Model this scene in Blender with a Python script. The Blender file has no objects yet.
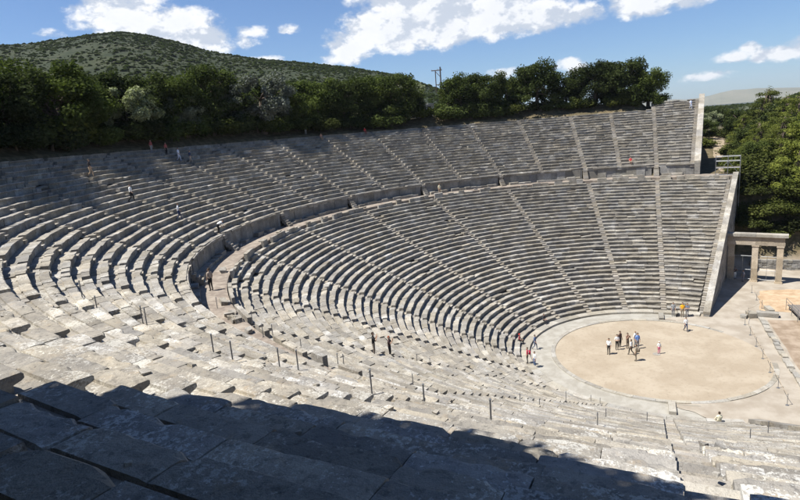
import bpy, math, random
import numpy as np
from mathutils import Vector, Matrix, noise
R_ = math.radians
S = bpy.context.scene
COL = S.collection
rng = random.Random(7)

# ------------------------------------------------------------------ camera
CAM = np.array([-57.572, 2.542, 23.990])
YAW, PITCH, ROLL, FPX = .39992, -.21364, -.07859, 559.5
fwd = np.array([math.cos(YAW)*math.cos(PITCH), math.sin(YAW)*math.cos(PITCH), math.sin(PITCH)])
rgt = np.array([math.sin(YAW), -math.cos(YAW), 0.0]); upv = np.cross(rgt, fwd)
r2 = math.cos(ROLL)*rgt + math.sin(ROLL)*upv; u2 = -math.sin(ROLL)*rgt + math.cos(ROLL)*upv
cd = bpy.data.cameras.new('camera'); cam = bpy.data.objects.new('camera', cd); COL.objects.link(cam)
cam.matrix_world = Matrix(((r2[0], u2[0], -fwd[0], CAM[0]), (r2[1], u2[1], -fwd[1], CAM[1]), (r2[2], u2[2], -fwd[2], CAM[2]), (0, 0, 0, 1)))
cd.sensor_width = 36; cd.lens = FPX/800*36; cd.clip_start = .05; cd.clip_end = 30000
S.camera = cam
S.cycles.max_bounces = 6; S.cycles.diffuse_bounces = 3; S.cycles.transmission_bounces = 2; S.cycles.transparent_max_bounces = 4

# ------------------------------------------------------------------ light
SUN_EL = R_(61.5); SUN_AZ = np.array([-.57, .82]); SUN_AZ /= np.linalg.norm(SUN_AZ)
SUN = Vector((SUN_AZ[0]*math.cos(SUN_EL), SUN_AZ[1]*math.cos(SUN_EL), math.sin(SUN_EL)))
sl = bpy.data.lights.new('sun', 'SUN'); sl.energy = 5.0; sl.angle = R_(.5); sl.color = (1, .96, .89)
so = bpy.data.objects.new('sun', sl); COL.objects.link(so)
so.rotation_euler = SUN.to_track_quat('Z', 'Y').to_euler(); so.location = (-60, 80, 120)
S.view_settings.view_transform = 'Standard'; S.view_settings.look = 'None'
S.view_settings.exposure = .93; S.view_settings.gamma = 1; S.view_settings.use_curve_mapping = False


class N:
    """small node helper"""
    def __init__(s, nt): s.nt = nt; s.n = nt.nodes; s.l = nt.links
    def new(s, t, **k):
        o = s.n.new(t)
        for a, b in k.items(): setattr(o, a, b)
        return o
    def put(s, sock, v):
        if isinstance(v, bpy.types.NodeSocket): s.l.new(v, sock)
        else: sock.default_value = v
    def math(s, op, a, b=0., c=0., clamp=False):
        o = s.new('ShaderNodeMath', operation=op, use_clamp=clamp)
        for i, v in enumerate((a, b, c)): s.put(o.inputs[i], v)
        return o.outputs[0]
    def vmath(s, op, a, b=(0, 0, 0), out=0):
        o = s.new('ShaderNodeVectorMath', operation=op); s.put(o.inputs[0], a)
        if op == 'SCALE': s.put(o.inputs['Scale'], b)
        else: s.put(o.inputs[1], b)
        return o.outputs[out]
    def noise(s, vec, scale, detail=4, rough=.55, dist=0., col=False):
        o = s.new('ShaderNodeTexNoise'); s.put(o.inputs['Vector'], vec); o.inputs['Scale'].default_value = scale
        o.inputs['Detail'].default_value = detail; o.inputs['Roughness'].default_value = rough; o.inputs['Distortion'].default_value = dist
        return o.outputs['Color' if col else 'Fac']
    def step(s, v, a, b, lo=0., hi=1.):
        o = s.new('ShaderNodeMapRange', interpolation_type='SMOOTHSTEP'); s.put(o.inputs[0], v)
        o.inputs[1].default_value = a; o.inputs[2].default_value = b; o.inputs[3].default_value = lo; o.inputs[4].default_value = hi
        return o.outputs[0]
    def mix(s, f, a, b, mode='MIX'):
        o = s.new('ShaderNodeMix', data_type='RGBA', blend_type=mode); s.put(o.inputs[0], f)
        for i, v in ((6, a), (7, b)):
            s.put(o.inputs[i], v if isinstance(v, bpy.types.NodeSocket) else (*v, 1) if len(v) == 3 else v)
        return o.outputs[2]


# ------------------------------------------------------------------ sky with cumulus
W = bpy.data.worlds.new('World'); S.world = W; W.use_nodes = True; W.cycles.sampling_method = 'MANUAL'; W.cycles.sample_map_resolution = 512
g = N(W.node_tree); g.n.clear()
sky = g.new('ShaderNodeTexSky', sky_type='NISHITA'); sky.sun_disc = False
sky.sun_elevation = SUN_EL; sky.sun_rotation = math.atan2(SUN_AZ[0], SUN_AZ[1]) % (2*math.pi)
sky.altitude = 300; sky.air_density = 1.0; sky.dust_density = .5; sky.ozone_density = 2.0
SKY_STR = .053
D = g.vmath('NORMALIZE', g.new('ShaderNodeTexCoord').outputs['Generated'])
# cloud blobs: azimuth, elevation, half width, half height (degrees), strength
CL = [(46.2, 11.4, 4.2, 2.0, 1.15), (43.0, 10.6, 4.2, 1.6, 1.15), (40.2, 9.4, 3.0, 1.2, 1.1), (38.6, 8.5, 1.8, .7, .9), (47.4, 13.2, 2.4, 1.4, 1.0), (36.2, 9.0, 1.3, .7, .75),
      (26.0, 8.2, 2.4, 1.6, 1.2), (24.6, 9.6, 2.6, 1.6, 1.2), (21.0, 9.4, 4.0, 2.0, 1.35), (17.0, 9.6, 5.0, 2.3, 1.4), (12.5, 9.6, 4.6, 2.0, 1.35), (8.4, 9.1, 3.8, 1.4, 1.2), (4.8, 8.7, 2.4, 1.0, 1.0), (18, 12.4, 7.5, 2.6, 1.3), (8, 12, 3.5, 1.2, .9),
      (28.0, 7.0, 1.2, .6, .7), (35.2, 9.8, 1.4, .6, .75), (31.9, 9.9, 1.0, .4, .72), (34.6, 7.3, 1.8, .35, .72),
      (-1.2, 9.2, 2.9, 1.3, 1.2), (-4.4, 9.0, 2.2, 1.0, 1.05), (5.4, 4.6, 1.5, .7, .9), (-7.9, 3.7, 1.4, .55, 1.0), (-9.2, 4.3, .9, .45, .9), (-11.0, 3.6, 2.1, .65, 1.1), (-13.6, 3.8, 2.4, .9, 1.1),
      (-6.2, 2.4, 2.4, .4, .72), (11.5, 4.4, 1.8, .6, .75), (52, 9.9, 1.2, .4, .5)]
cr = random.Random(3)
for a in range(0, 360, 22):                     # the same fair-weather cumulus all round the rest of the sky
    az = (a + cr.uniform(-5, 5)); z = ((az + 180) % 360) - 180
    if -18 < z < 62: continue
    for _ in range(1):
        el = cr.choice((5, 8, 12, 18, 26)) + cr.uniform(-2, 2); wd = cr.uniform(5, 9)
        CL.append((z + cr.uniform(-5, 5), el, wd, wd*cr.uniform(.3, .5), cr.uniform(.8, 1.05)))
mask = None
sep = g.new('ShaderNodeSeparateXYZ'); g.l.new(D, sep.inputs[0])
az = g.math('MULTIPLY', g.math('ARCTAN2', sep.outputs[1], sep.outputs[0]), 180/math.pi)
el = g.math('MULTIPLY', g.math('ARCSINE', sep.outputs[2]), 180/math.pi)
azel = g.new('ShaderNodeCombineXYZ'); g.l.new(az, azel.inputs[0]); g.l.new(el, azel.inputs[1])
for (a, e, w_, h_, st) in CL:
    kx, ky = math.cos(R_(e))/w_, 1/h_
    o = g.new('ShaderNodeVectorMath', operation='MULTIPLY_ADD'); g.l.new(azel.outputs[0], o.inputs[0]); o.inputs[1].default_value = (kx, ky, 0); o.inputs[2].default_value = (-a*kx, -e*ky, 0)
    q = g.new('ShaderNodeVectorMath', operation='DOT_PRODUCT'); g.l.new(o.outputs[0], q.inputs[0]); g.l.new(o.outputs[0], q.inputs[1])
    m = g.math('MULTIPLY_ADD', q.outputs['Value'], -st*.62, st)
    mask = m if mask is None else g.math('MAXIMUM', mask, m)
mask = g.math('MAXIMUM', mask, -1.)
cv = g.vmath('MULTIPLY', D, (1, 1, 1.7))
n1 = g.noise(cv, 15, 8, .6, .12); n2 = g.noise(g.vmath('ADD', cv, (-.010, .014, .026)), 15, 5, .6, .12)
n3 = g.noise(cv, 48, 5, .62, .1)
den = g.math('ADD', g.math('ADD', mask, g.math('MULTIPLY', g.math('SUBTRACT', n1, .5), 2.1)), g.math('MULTIPLY', g.math('SUBTRACT', n3, .5), 1.5))
cov = g.step(den, .08, .86)
lit = g.step(g.math('ADD', g.math('SUBTRACT', n1, n2), g.math('MULTIPLY', g.math('SUBTRACT', n3, .5), .22)), -.08, .05)
thick = g.step(den, .6, 1.5)
ccol = g.mix(lit, (6.4, 7.0, 8.0), (11.0, 11.0, 11.0))
ccol = g.mix(g.math('MULTIPLY', thick, .22), ccol, (7.0, 7.6, 8.6))
skyc = g.mix(1.0, sky.outputs[0], (.74, .95, 1.24), 'MULTIPLY')
final = g.mix(g.math('MULTIPLY', cov, .94), skyc, ccol)
bg = g.new('ShaderNodeBackground'); g.l.new(final, bg.inputs[0]); bg.inputs[1].default_value = SKY_STR
g.l.new(bg.outputs[0], g.new('ShaderNodeOutputWorld').inputs[0])

# ------------------------------------------------------------------ theatre geometry (metres, orchestra centre at the origin)
T4 = .33503*4; DE = 5.5486
LN, L_R0, L_Z0, L_D, L_H = 34, 13.379, .5, .7734, .378          # lower tier: rows, first front radius and height, tread, rise
UN, U_R0, U_Z0, U_D, U_H = 24, 42.152, 15.188, .8458, .4302     # upper tier
Z_WALK = 13.32
def kth(k):                                                        # stair number (0 = far end) -> angle from the axis
    tab = [(0, 103.1), (.5, 96.5), (1, 89.95), (1.5, 83.3), (2, 76.78), (3, 57.6), (4, 38.4), (5, 19.2), (6, 0), (7, -18.6), (8, -36.5), (9, -53.4),
           (9.5, -63.2), (10, -71.6), (10.5, -79.4), (11, -87.12), (11.5, -94), (12, -105)]
    ks = [t[0] for t in tab]; return R_(float(np.interp(k, ks, [t[1] for t in tab])))
def pt(th, R):
    if abs(th) <= T4: return R*math.sin(th), R*math.cos(th)
    s = 1 if th > 0 else -1
    return (R+DE)*math.sin(th) - s*DE*math.sin(T4), (R+DE)*math.cos(th) - DE*math.cos(T4)
def polar(x, y):
    a = math.atan2(x, y)
    if abs(a) <= T4: return a, math.hypot(x, y)
    s = 1 if a > 0 else -1
    X, Y = x + s*DE*math.sin(T4), y + DE*math.cos(T4)
    return math.atan2(X, Y), math.hypot(X, Y) - DE
def cone(r):
    if r >= U_R0: return U_Z0 + (r-U_R0)*U_H/U_D
    if r >= 39.67: return Z_WALK
    if r >= L_R0: return L_Z0 + (r-L_R0)*L_H/L_D
    return 0.
def sst(a, b, x):
    t = min(1, max(0, (x-a)/(b-a))); return t*t*(3-2*t)
RID = [(-60, .4), (-30, .2), (-14, .35), (-12.7, .3), (-11.6, -.1), (-9.3, -.3), (-4, -.3), (0, -.25), (5, -.1), (10, .7), (15.84, 2.44), (18.71, 3.63), (21.59, 4.8), (26.4, 5.89), (31.17, 6.57), (35.8, 7.17), (39.34, 7.85), (41.83, 8.7), (44.27, 9.34),
       (46.65, 9.69), (49.03, 9.46), (51.35, 9.07), (53.58, 8.67), (55.66, 8.58), (62, 8.2), (75, 7), (100, 6), (140, 4), (180, 3)]
def nz(x, y, z=0.): return noise.noise((x, y, z))
END = {1: R_(103.1), -1: R_(105)}
END_U = {1: R_(96.5), -1: R_(94)}
def hz(x, y):
    """terrain height"""
    th, r = polar(x, y); s = 1 if th > 0 else -1
    d = math.hypot(x-CAM[0], y-CAM[1]); a = math.degrees(math.atan2(y-CAM[1], x-CAM[0]))
    top = 25.5
    if abs(th) <= END_U[s]-.03 or (abs(th) <= END[s]-.03 and r < 40.2):
        if r < 12.3: return -.30
        kk = abs(th) < R_(88.6) if th > 0 else abs(th) < R_(53)
        if kk and r > 59.6: z0 = 24.15 - .9*(1-sst(59.6, 60.1, r)) + 1.5*sst(60.1, 64, r)
        elif r < 62.6: return cone(r) - 1.3
        else: z0 = top + .25*sst(62.6, 64, r) - (1.3 if th > 0 else 0)
        z0 -= min(9, .13*max(0, r-64))*sst(R_(72), R_(90), th)
        z = z0 + .035*min(90, max(0, r-64)) + .45*nz(x*.12, y*.12)*sst(60, 62, r)
    else:
        # beyond the end walls: level stage ground, then the bank behind the gateway
        xx = abs(x) + .12*(y+12)
        bank = 13.0*sst(33, 45, xx) + 3.2*sst(45, 110, xx)
        bank *= sst(-75, -40, y)*.75+.25 if y < -40 else 1
        z = -.02 + bank + .35*nz(x*.1, y*.1, 4)*sst(34, 44, xx)
        if s < 0: z = min(z, 13)*sst(28, 45, xx)
        if r > 64: z = z + ((19 if s > 0 else top)-z)*sst(64, 90, r)*sst(-25, 20, y)
    if d > 150:                                        # the far ridges
        e = math.tan(R_(float(np.interp(a, [q[0] for q in RID], [q[1] for q in RID]))))
        amp = sst(150, 620, d)*(1-sst(700, 1300, d)*.6)
        rough = 3.5*nz(x*.012, y*.012, 2) + 1.6*nz(x*.05, y*.05, 7)
        z = z + (24 + e*605 - z + rough*min(1, max(0, (620-d)/200)))*amp
    return z

MATS = {}
def pos(g_): return g_.new('ShaderNodeNewGeometry').outputs['Position']
def material(name, build, rough=.9, spec=.25):
    if name in MATS: return MATS[name]
    m = bpy.data.materials.new(name); m.use_nodes = True; g_ = N(m.node_tree)
    b = m.node_tree.nodes['Principled BSDF']; b.inputs['Roughness'].default_value = rough; b.inputs['Specular IOR Level'].default_value = spec
    c, bump, strength, dist = build(g_)
    g_.put(b.inputs['Base Color'], c if isinstance(c, bpy.types.NodeSocket) else (*c, 1))
    if bump is not None:
        bn = g_.new('ShaderNodeBump'); bn.inputs['Strength'].default_value = strength; bn.inputs['Distance'].default_value = dist
        g_.l.new(bump, bn.inputs['Height']); g_.l.new(bn.outputs[0], b.inputs['Normal'])
    MATS[name] = m; return m
def plain(name, c, rough=.8, metal=0.):
    def f(g_):
        p = g_.new('ShaderNodeTexCoord').outputs['Object']; n = g_.noise(p, 14, 4)
        return g_.mix(n, tuple(v*.75 for v in c), tuple(min(1, v*1.2) for v in c)), None, 0, 0
    m = material(name, f, rough)
    m.node_tree.nodes['Principled BSDF'].inputs['Metallic'].default_value = metal
    return m
def stone_build(base, dark, lich=.5, ochre=.35, var=True, lichcol=(.56, .55, .51)):
    def f(g_):
        p = pos(g_)
        c = g_.mix(g_.step(g_.noise(p, .9, 5, .6), .34, .68), dark, base)
        c = g_.mix(g_.math('MULTIPLY', g_.step(g_.noise(p, 2.3, 4, .6, .4), .54, .74), ochre), c, (.36, .26, .14))
        c = g_.mix(g_.math('MULTIPLY', g_.step(g_.noise(p, 7.5, 6, .7, .2), .50, .66), .7), c, tuple(v*.52 for v in dark))
        c = g_.mix(g_.math('MULTIPLY', g_.step(g_.math('ADD', g_.noise(g_.vmath('ADD', p, (31, 7, 3)), 15, 4, .72, .25), g_.math('MULTIPLY', g_.math('SUBTRACT', g_.noise(p, .75, 3, .6), .5), .95)), .57, .66), lich), c, lichcol)
        c = g_.mix(g_.step(g_.noise(p, 60, 3, .6), .3, .7, 0, .28), c, (.12, .11, .10))
        if var:
            at = g_.new('ShaderNodeAttribute', attribute_name='var'); sp = g_.new('ShaderNodeSeparateColor'); g_.l.new(at.outputs['Color'], sp.inputs[0])
            k = g_.math('MULTIPLY_ADD', sp.outputs[0], .40, .80)
            comb = g_.new('ShaderNodeCombineColor')
            g_.put(comb.inputs[0], k); g_.put(comb.inputs[1], g_.math('MULTIPLY', k, g_.math('MULTIPLY_ADD', sp.outputs[1], -.05, 1.02))); g_.put(comb.inputs[2], g_.math('MULTIPLY', k, g_.math('MULTIPLY_ADD', sp.outputs[1], -.16, 1.06)))
            c = g_.mix(1.0, c, comb.outputs[0], 'MULTIPLY')
        hb = g_.math('ADD', g_.noise(p, 9, 5, .68), g_.math('MULTIPLY', g_.noise(p, 45, 3, .7), .35))
        return c, hb, .75, .05
    return f
M_STONE = material('weathered_limestone', stone_build((0.348, 0.320, 0.272), (0.222, 0.207, 0.184), .7, .38))
M_FAR = material('grey_limestone', stone_build((0.34, 0.315, 0.27), (0.22, 0.204, 0.178), .5, .25))
M_STEP = material('worn_step_limestone', stone_build((0.335, 0.305, 0.26), (0.25, 0.23, 0.20), .3, .25))
M_CORE = material('packed_earth_core', lambda g_: (g_.mix(g_.noise(pos(g_), 3, 5), (0.070, 0.056, 0.042), (0.140, 0.112, 0.084)), g_.noise(pos(g_), 12, 5), .6, .05), .95)
M_WALK = material('grey_walkway_earth', lambda g_: (g_.mix(g_.step(g_.noise(pos(g_), 1.4, 6, .6), .35, .7), (.17, .14, .115), (.29, .25, .205)), g_.noise(pos(g_), 18, 5), .5, .03), .95)
def orch_mat(g_):
    p = pos(g_); c = g_.mix(g_.step(g_.noise(p, .30, 6, .65, .3), .36, .66), (.275, .227, .166), (.335, .286, .218))
    c = g_.mix(g_.step(g_.noise(p, 2.6, 6, .7), .5, .72, 0, .55), c, (.20, .16, .115)); c = g_.mix(g_.step(g_.noise(p, 17, 3, .6), .6, .72, 0, .5), c, (.36, .325, .265))
    return c, g_.math('ADD', g_.noise(p, 26, 4), g_.noise(p, 3.5, 4)), .5, .03
M_ORCH = material('tan_orchestra_earth', orch_mat, .95)
M_RING = material('pale_ring_limestone', stone_build((0.344, 0.327, 0.287), (0.287, 0.264, 0.224), .2, .12))
M_PAVE = material('pale_channel_paving', lambda g_: (g_.mix(g_.step(g_.noise(pos(g_), .8, 6, .65, .4), .35, .66), (0.247, 0.230, 0.195), (0.316, 0.301, 0.264)), g_.noise(pos(g_), 20, 4), .4, .02), .9)
M_WALLB = material('grey_wall_limestone', stone_build((0.280, 0.269, 0.245), (0.189, 0.182, 0.168), .3, .15))
M_PORTAL = material('restored_cream_limestone', stone_build((0.52, 0.44, 0.335), (0.40, 0.335, 0.25), .15, .25))

def ground_mat(g_):
    p = pos(g_)
    soil = g_.mix(g_.step(g_.noise(p, .25, 6, .6), .35, .65), (0.259, 0.209, 0.155), (0.360, 0.313, 0.252))
    dry = g_.mix(g_.step(g_.noise(p, 1.3, 5, .6), .4, .65), (0.072, 0.061, 0.032), (0.144, 0.112, 0.065))
    sx = g_.new('ShaderNodeSeparateXYZ'); g_.l.new(p, sx.inputs[0])
    c = g_.mix(g_.step(sx.outputs[2], .5, 2.2), soil, dry)
    scrub = g_.mix(g_.step(g_.noise(p, .05, 8, .75), .40, .60), (.013, .021, .006), (.030, .037, .013))
    scrub = g_.mix(g_.step(g_.noise(p, .45, 5, .7), .45, .62, 0, .6), scrub, (.013, .019, .006))
    scrub = g_.mix(g_.step(g_.noise(p, .16, 6, .75), .57, .66), scrub, (.062, .056, .042))
    c = g_.mix(g_.step(g_.vmath('LENGTH', p, out=1), 130, 190), c, scrub)
    return c, g_.noise(p, 6, 5), .4, .05
M_GROUND = material('dry_hillside_ground', ground_mat, .95)

def link(name, me, mats, parent=None, label=None, cat=None, group=None, kind=None):
    o = bpy.data.objects.new(name, me); COL.objects.link(o)
    for m in (mats if isinstance(mats, (list, tuple)) else [mats]):
        if me.materials.find(m.name) < 0 or len(me.materials) < len(mats if isinstance(mats, (list, tuple)) else [mats]): me.materials.append(m)
    if parent: o.parent = parent
    for k, v in (('label', label), ('category', cat), ('group', group), ('kind', kind)):
        if v: o[k] = v
    return o
def empty(name, loc=(0, 0, 0), rz=0, label=None, cat=None, group=None):
    o = bpy.data.objects.new(name, None); COL.objects.link(o); o.location = loc; o.rotation_euler = (0, 0, rz); o.empty_display_size = .2
    for k, v in (('label', label), ('category', cat), ('group', group)):
        if v: o[k] = v
    return o

class MB:
    """collects faces, with a per-face material index and a per-face variation colour"""
    def __init__(s): s.v = []; s.f = []; s.mi = []; s.var = []
    def add(s, vs, fs, var=None, mi=0):
        b = len(s.v); s.v += [tuple(v) for v in vs]; var = var or (rng.random(), rng.random(), 0)
        for f in fs: s.f.append(tuple(i+b for i in f)); s.mi.append(mi); s.var.append(var)
    def box(s, c, size, rz=0., jit=0., var=None, mi=0, tilt=0.):
        x, y, z = (d/2 for d in size); vs = []
        ca, sa = math.cos(rz), math.sin(rz)
        for dz in (-z, z):
            for dx, dy in ((-x, -y), (x, -y), (x, y), (-x, y)):
                dx += rng.uniform(-jit, jit); dy += rng.uniform(-jit, jit); q = dz + rng.uniform(-jit, jit) + tilt*dx
                vs.append((c[0]+dx*ca-dy*sa, c[1]+dx*sa+dy*ca, c[2]+q))
        s.add(vs, ((0, 3, 2, 1), (4, 5, 6, 7), (0, 1, 5, 4), (1, 2, 6, 5), (2, 3, 7, 6), (3, 0, 4, 7)), var, mi)
    def hexa(s, lo, hi, var=None, mi=0):                  # four bottom points, four top points
        s.add(list(lo)+list(hi), ((0, 3, 2, 1), (4, 5, 6, 7), (0, 1, 5, 4), (1, 2, 6, 5), (2, 3, 7, 6), (3, 0, 4, 7)), var, mi)
    def tube(s, pts, rad, n=6, var=None, mi=0, cap=True):
        pts = [Vector(p) for p in pts]; rad = rad if isinstance(rad, (list, tuple)) else [rad]*len(pts); vs = []; fs = []
        ref = Vector((.31, .17, .93))
        for i, p in enumerate(pts):
            t = (pts[min(i+1, len(pts)-1)]-pts[max(i-1, 0)]).normalized(); a = t.cross(ref)
            if a.length < .05: a = t.cross(Vector((1, 0, 0)))
            a.normalize(); b = t.cross(a)
            vs += [p + (a*math.cos(2*math.pi*k/n)+b*math.sin(2*math.pi*k/n))*rad[i] for k in range(n)]
        for i in range(len(pts)-1):
            for k in range(n): fs.append((i*n+k, i*n+(k+1) % n, (i+1)*n+(k+1) % n, (i+1)*n+k))
        if cap: fs += [tuple(range(n-1, -1, -1)), tuple(range((len(pts)-1)*n, len(pts)*n))]
        s.add(vs, fs, var, mi)
    def mesh(s, name, smooth=False):
        me = bpy.data.meshes.new(name); me.from_pydata(s.v, [], s.f); me.polygons.foreach_set('material_index', s.mi)
        if smooth: me.polygons.foreach_set('use_smooth', [True]*len(s.f))
        ca = me.color_attributes.new('var', 'FLOAT_COLOR', 'CORNER'); arr = np.ones((len(me.loops), 4), np.float32); i = 0
        for f, v in zip(s.f, s.var): arr[i:i+len(f), :3] = v; i += len(f)
        ca.data.foreach_set('color', arr.ravel()); me.update(); return me
    def build(s, name, mats, parent=None, smooth=False, **k):
        me = s.mesh(name, smooth)
        for m in (mats if isinstance(mats, (list, tuple)) else [mats]): me.materials.append(m)
        o = bpy.data.objects.new(name, me); COL.objects.link(o)
        if parent: o.parent = parent
        for a, b in k.items():
            if b: o['category' if a == 'cat' else a] = b
        return o

# ------------------------------------------------------------------ ground
def build_ground():
    rad = np.concatenate([np.arange(0, 30, 1.5), np.arange(30, 66, .75), np.arange(66, 110, 2), np.arange(110, 300, 8), np.arange(300, 760, 10), np.geomspace(760, 9000, 14)])
    na = 300; vs = []; fs = []
    for r in rad:
        for k in range(na):
            a = 2*math.pi*k/na; x, y = r*math.sin(a), r*math.cos(a); vs.append((x, y, hz(x, y)))
    for i in range(len(rad)-1):
        for k in range(na):
            fs.append((i*na+k, (i+1)*na+k, (i+1)*na+(k+1) % na, i*na+(k+1) % na))
    me = bpy.data.meshes.new('ground'); me.from_pydata(vs, [], fs); me.polygons.foreach_set('use_smooth', [True]*len(fs))
    link('ground', me, M_GROUND, kind='structure')
build_ground()
def ring_sheet(name, ra, rb, z, m, t0=-math.pi, t1=math.pi, n=120, za=None, jit=0.):
    vs = []; fs = []
    for i in range(n+1):
        t = t0+(t1-t0)*i/n
        for r, q in ((ra, z if za is None else za), (rb, z)):
            r += rng.uniform(-jit, jit)
            vs.append((r*math.sin(t), r*math.cos(t), q))
    for i in range(n): fs.append((2*i, 2*i+2, 2*i+3, 2*i+1))
    me = bpy.data.meshes.new(name); me.from_pydata(vs, [], fs); return link(name, me, m, kind='structure')
me = bpy.data.meshes.new('orchestra_floor')
vs = [(0, 0, .02)] + [(9.8*math.sin(2*math.pi*i/96), 9.8*math.cos(2*math.pi*i/96), .02) for i in range(96)]
me.from_pydata(vs, [], [(0, 1+(i+1) % 96, 1+i) for i in range(96)]); link('orchestra_floor', me, M_ORCH, kind='structure')
mb = MB(); mb.tube(((0, 0, -.05), (0, 0, .045)), .36, 20); mb.build('centre_stone', M_RING, None, label='small round pale stone set in the orchestra centre', cat='stone')

# ------------------------------------------------------------------ the theatre
TH = empty('ancient_theatre', (0, 0, 0), 0, 'huge fan-shaped ancient theatre of grey limestone seat rows around a round orchestra', 'theatre')
STAIR_W = .70
def in_view(p, margin=.08):
    v = np.array(p)-CAM; d = v@fwd
    if d < .5: return False
    return abs(v@r2)/d*FPX < 400*(1+margin) and abs(v@u2)/d*FPX < 250*(1+margin)

def seat_profile(dep, rise):
    """(r, z) from the foot of the riser over the nosing and the seat to the sunken foot space"""
    return [(.17, -rise-.08), (.14, -.16), (.045, -.11), (.0, -.085), (.0, -.024), (.03, .0), (.42, -.003), (.435, -.06), (dep+.18, -.065)]
def far_block(mb, t0, t1, R, z, dep, rise, seed):
    rd = random.Random(seed); pr = [(.07, -rise-.08), (.075, -.13), (.0, -.085), (.012, .0), (.41, -.002), (.43, -.06), (dep+.09, -.065)]
    n = max(1, int((t1-t0)*R/.55)); dr = rd.gauss(0, .016); dz = rd.gauss(0, .014); tl = rd.gauss(0, .012)
    brk = rd.random() < .10; ruined = rd.random() < .025
    if ruined: dz -= rd.uniform(.05, .2); dr += rd.uniform(-.12, .12); tl *= 4
    vs = []; fs = []; m = len(pr)
    for i in range(n+1):
        t = t0+(t1-t0)*i/n; b0 = rd.random() < .25 if brk else rd.random() < .06
        for j, (pr_, pz) in enumerate(pr):
            a = pr_ + dr + rd.gauss(0, .012); b = pz + dz + tl*(i/n-.5)*2 + rd.gauss(0, .007)
            if b0 and j in (2, 3): a += rd.uniform(.03, .13); b -= rd.uniform(.0, .07)
            x, y = pt(t, R+a); vs.append((x, y, z+b))
    for i in range(n):
        for j in range(m-1): fs.append((i*m+j, (i+1)*m+j, (i+1)*m+j+1, i*m+j+1))
    fs.append(tuple(range(m))); fs.append(tuple(range((n+1)*m-1, n*m-1, -1)))
    v = rd.random(); mb.add(vs, fs, (v*v*.6+v*.4, rd.random(), 0))
def near_block(t0, t1, R, z, dep, rise, seed, name='seat_block'):
    """a block seen from close by: eroded nosing, chipped corners, worn seat, sunken foot space"""
    rd = random.Random(seed); pr0 = seat_profile(dep, rise); pr = []
    for (a, b), (c, d) in zip(pr0[:-1], pr0[1:]):
        k = max(1, int(math.hypot(c-a, d-b)/.075))
        pr += [(a+(c-a)*i/k, b+(d-b)*i/k) for i in range(k)]
    pr.append(pr0[-1]); L = (t1-t0)*R; n = max(3, int(L/.085)); m = len(pr); vs = []; fs = []
    dr = rd.gauss(0, .014); dz = rd.gauss(0, .007); tl = rd.gauss(0, .009); tr = rd.gauss(0, .012)
    sx, sy, sz = rd.uniform(0, 99), rd.uniform(0, 99), rd.uniform(0, 99)
    chips = [(rd.choice((0., 1., rd.random())), rd.choice((0, 0, .42)), rd.uniform(.05, .13)) for _ in range(rd.randint(0, 3))]
    ero = rd.choice((.4, .6, .8, 1.0, 1.35))
    for i in range(n+1):
        u = i/n; t = t0+(t1-t0)*u; xx = u*L; e = min(u, 1-u)*L
        for j, (a, b) in enumerate(pr):
            q = Vector((xx+sx, a+sy, b+sz))
            lo = noise.fractal(q*1.7, .8, 2.1, 4); hi = noise.fractal(q*7, .8, 2.1, 3)
            edge = math.exp(-((a)**2+(b)**2)/.012)
            A = a + dr + tr*(u-.5) + (.012*lo+.008*hi)*ero; B = b + dz + tl*(u-.5) + (.016*lo+.009*hi)*ero
            A += edge*max(0, lo)*.075*ero; B -= edge*max(0, lo+.1)*.045*ero
            if e < .03 and b > -.12: B -= (.03-e)*.5
            for (cu, ca, cs) in chips:
                d2 = ((u-cu)*L)**2+(a-ca)**2+(b*.6)**2
                if d2 < cs*cs and ca < .1: k = 1-d2/cs/cs; B -= .55*cs*k; A += .35*cs*k
            x, y = pt(t, R+A); vs.append((x, y, z+B))
    for i in range(n):
        for j in range(m-1): fs.append((i*m+j, (i+1)*m+j, (i+1)*m+j+1, i*m+j+1))
    fs.append(tuple(range(m))); fs.append(tuple(range((n+1)*m-1, n*m-1, -1)))
    mb = MB(); v = rd.random(); mb.add(vs, fs, (v, rd.random(), 0)); me = mb.mesh(name)
    me.materials.append(M_STONE); return me

def split_row(t0, t1, R, rd, lo=.95, hi=1.75):
    L = (t1-t0)*R; ts = [0.]
    while L-ts[-1] > hi: ts.append(ts[-1]+rd.uniform(lo, hi))
    if len(ts) > 1 and L-ts[-1] < .5: ts.pop()
    ts.append(L); return [t0+q/R for q in ts]
blocks = []      # (distance, wedge key, t0, t1, R, z, dep, rise)
def tier(ks, n, r0, z0, dep, rise, tag):
    for wi, (ka, kb) in enumerate(zip(ks[:-1], ks[1:])):
        for i in range(n):
            R = r0+i*dep; z = z0+i*rise; ta, tb = kth(kb), kth(ka); Rm = R+.4+(DE if abs((ta+tb)/2) > T4 else 0); hw = STAIR_W/2/Rm
            a = ta+hw if not (kb == ks[-1]) else ta+2*hw
            b = tb-hw if not (ka == ks[0]) else tb-2*hw
            if tag == 'U' and i > 20 and 1 <= ka < 9: continue             # the topmost rows are lost under the bank except at the ends
            if tag == 'U' and i > 20 and ka < 1 and False: continue
            rd = random.Random(hash((tag, wi, i)) & 0xffff if False else wi*1000+i*7+(1 if tag == 'U' else 0))
            ts = split_row(a, b, R, rd)
            for q, (c, d) in enumerate(zip(ts[:-1], ts[1:])):
                x, y = pt((c+d)/2, R+.4); gap = rd.uniform(.003, .011)
                blocks.append((float(np.linalg.norm(np.array((x, y, z))-CAM)) if in_view((x, y, z), .12) else 1e9, (tag, wi), c+gap/R, d-gap/R, R, z, dep, rise))
LK = list(range(13)); UK = [.5+.5*i for i in range(23)]
tier(LK, LN, L_R0, L_Z0, L_D, L_H, 'L'); tier(UK, UN, U_R0, U_Z0, U_D, U_H, 'U')
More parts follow.
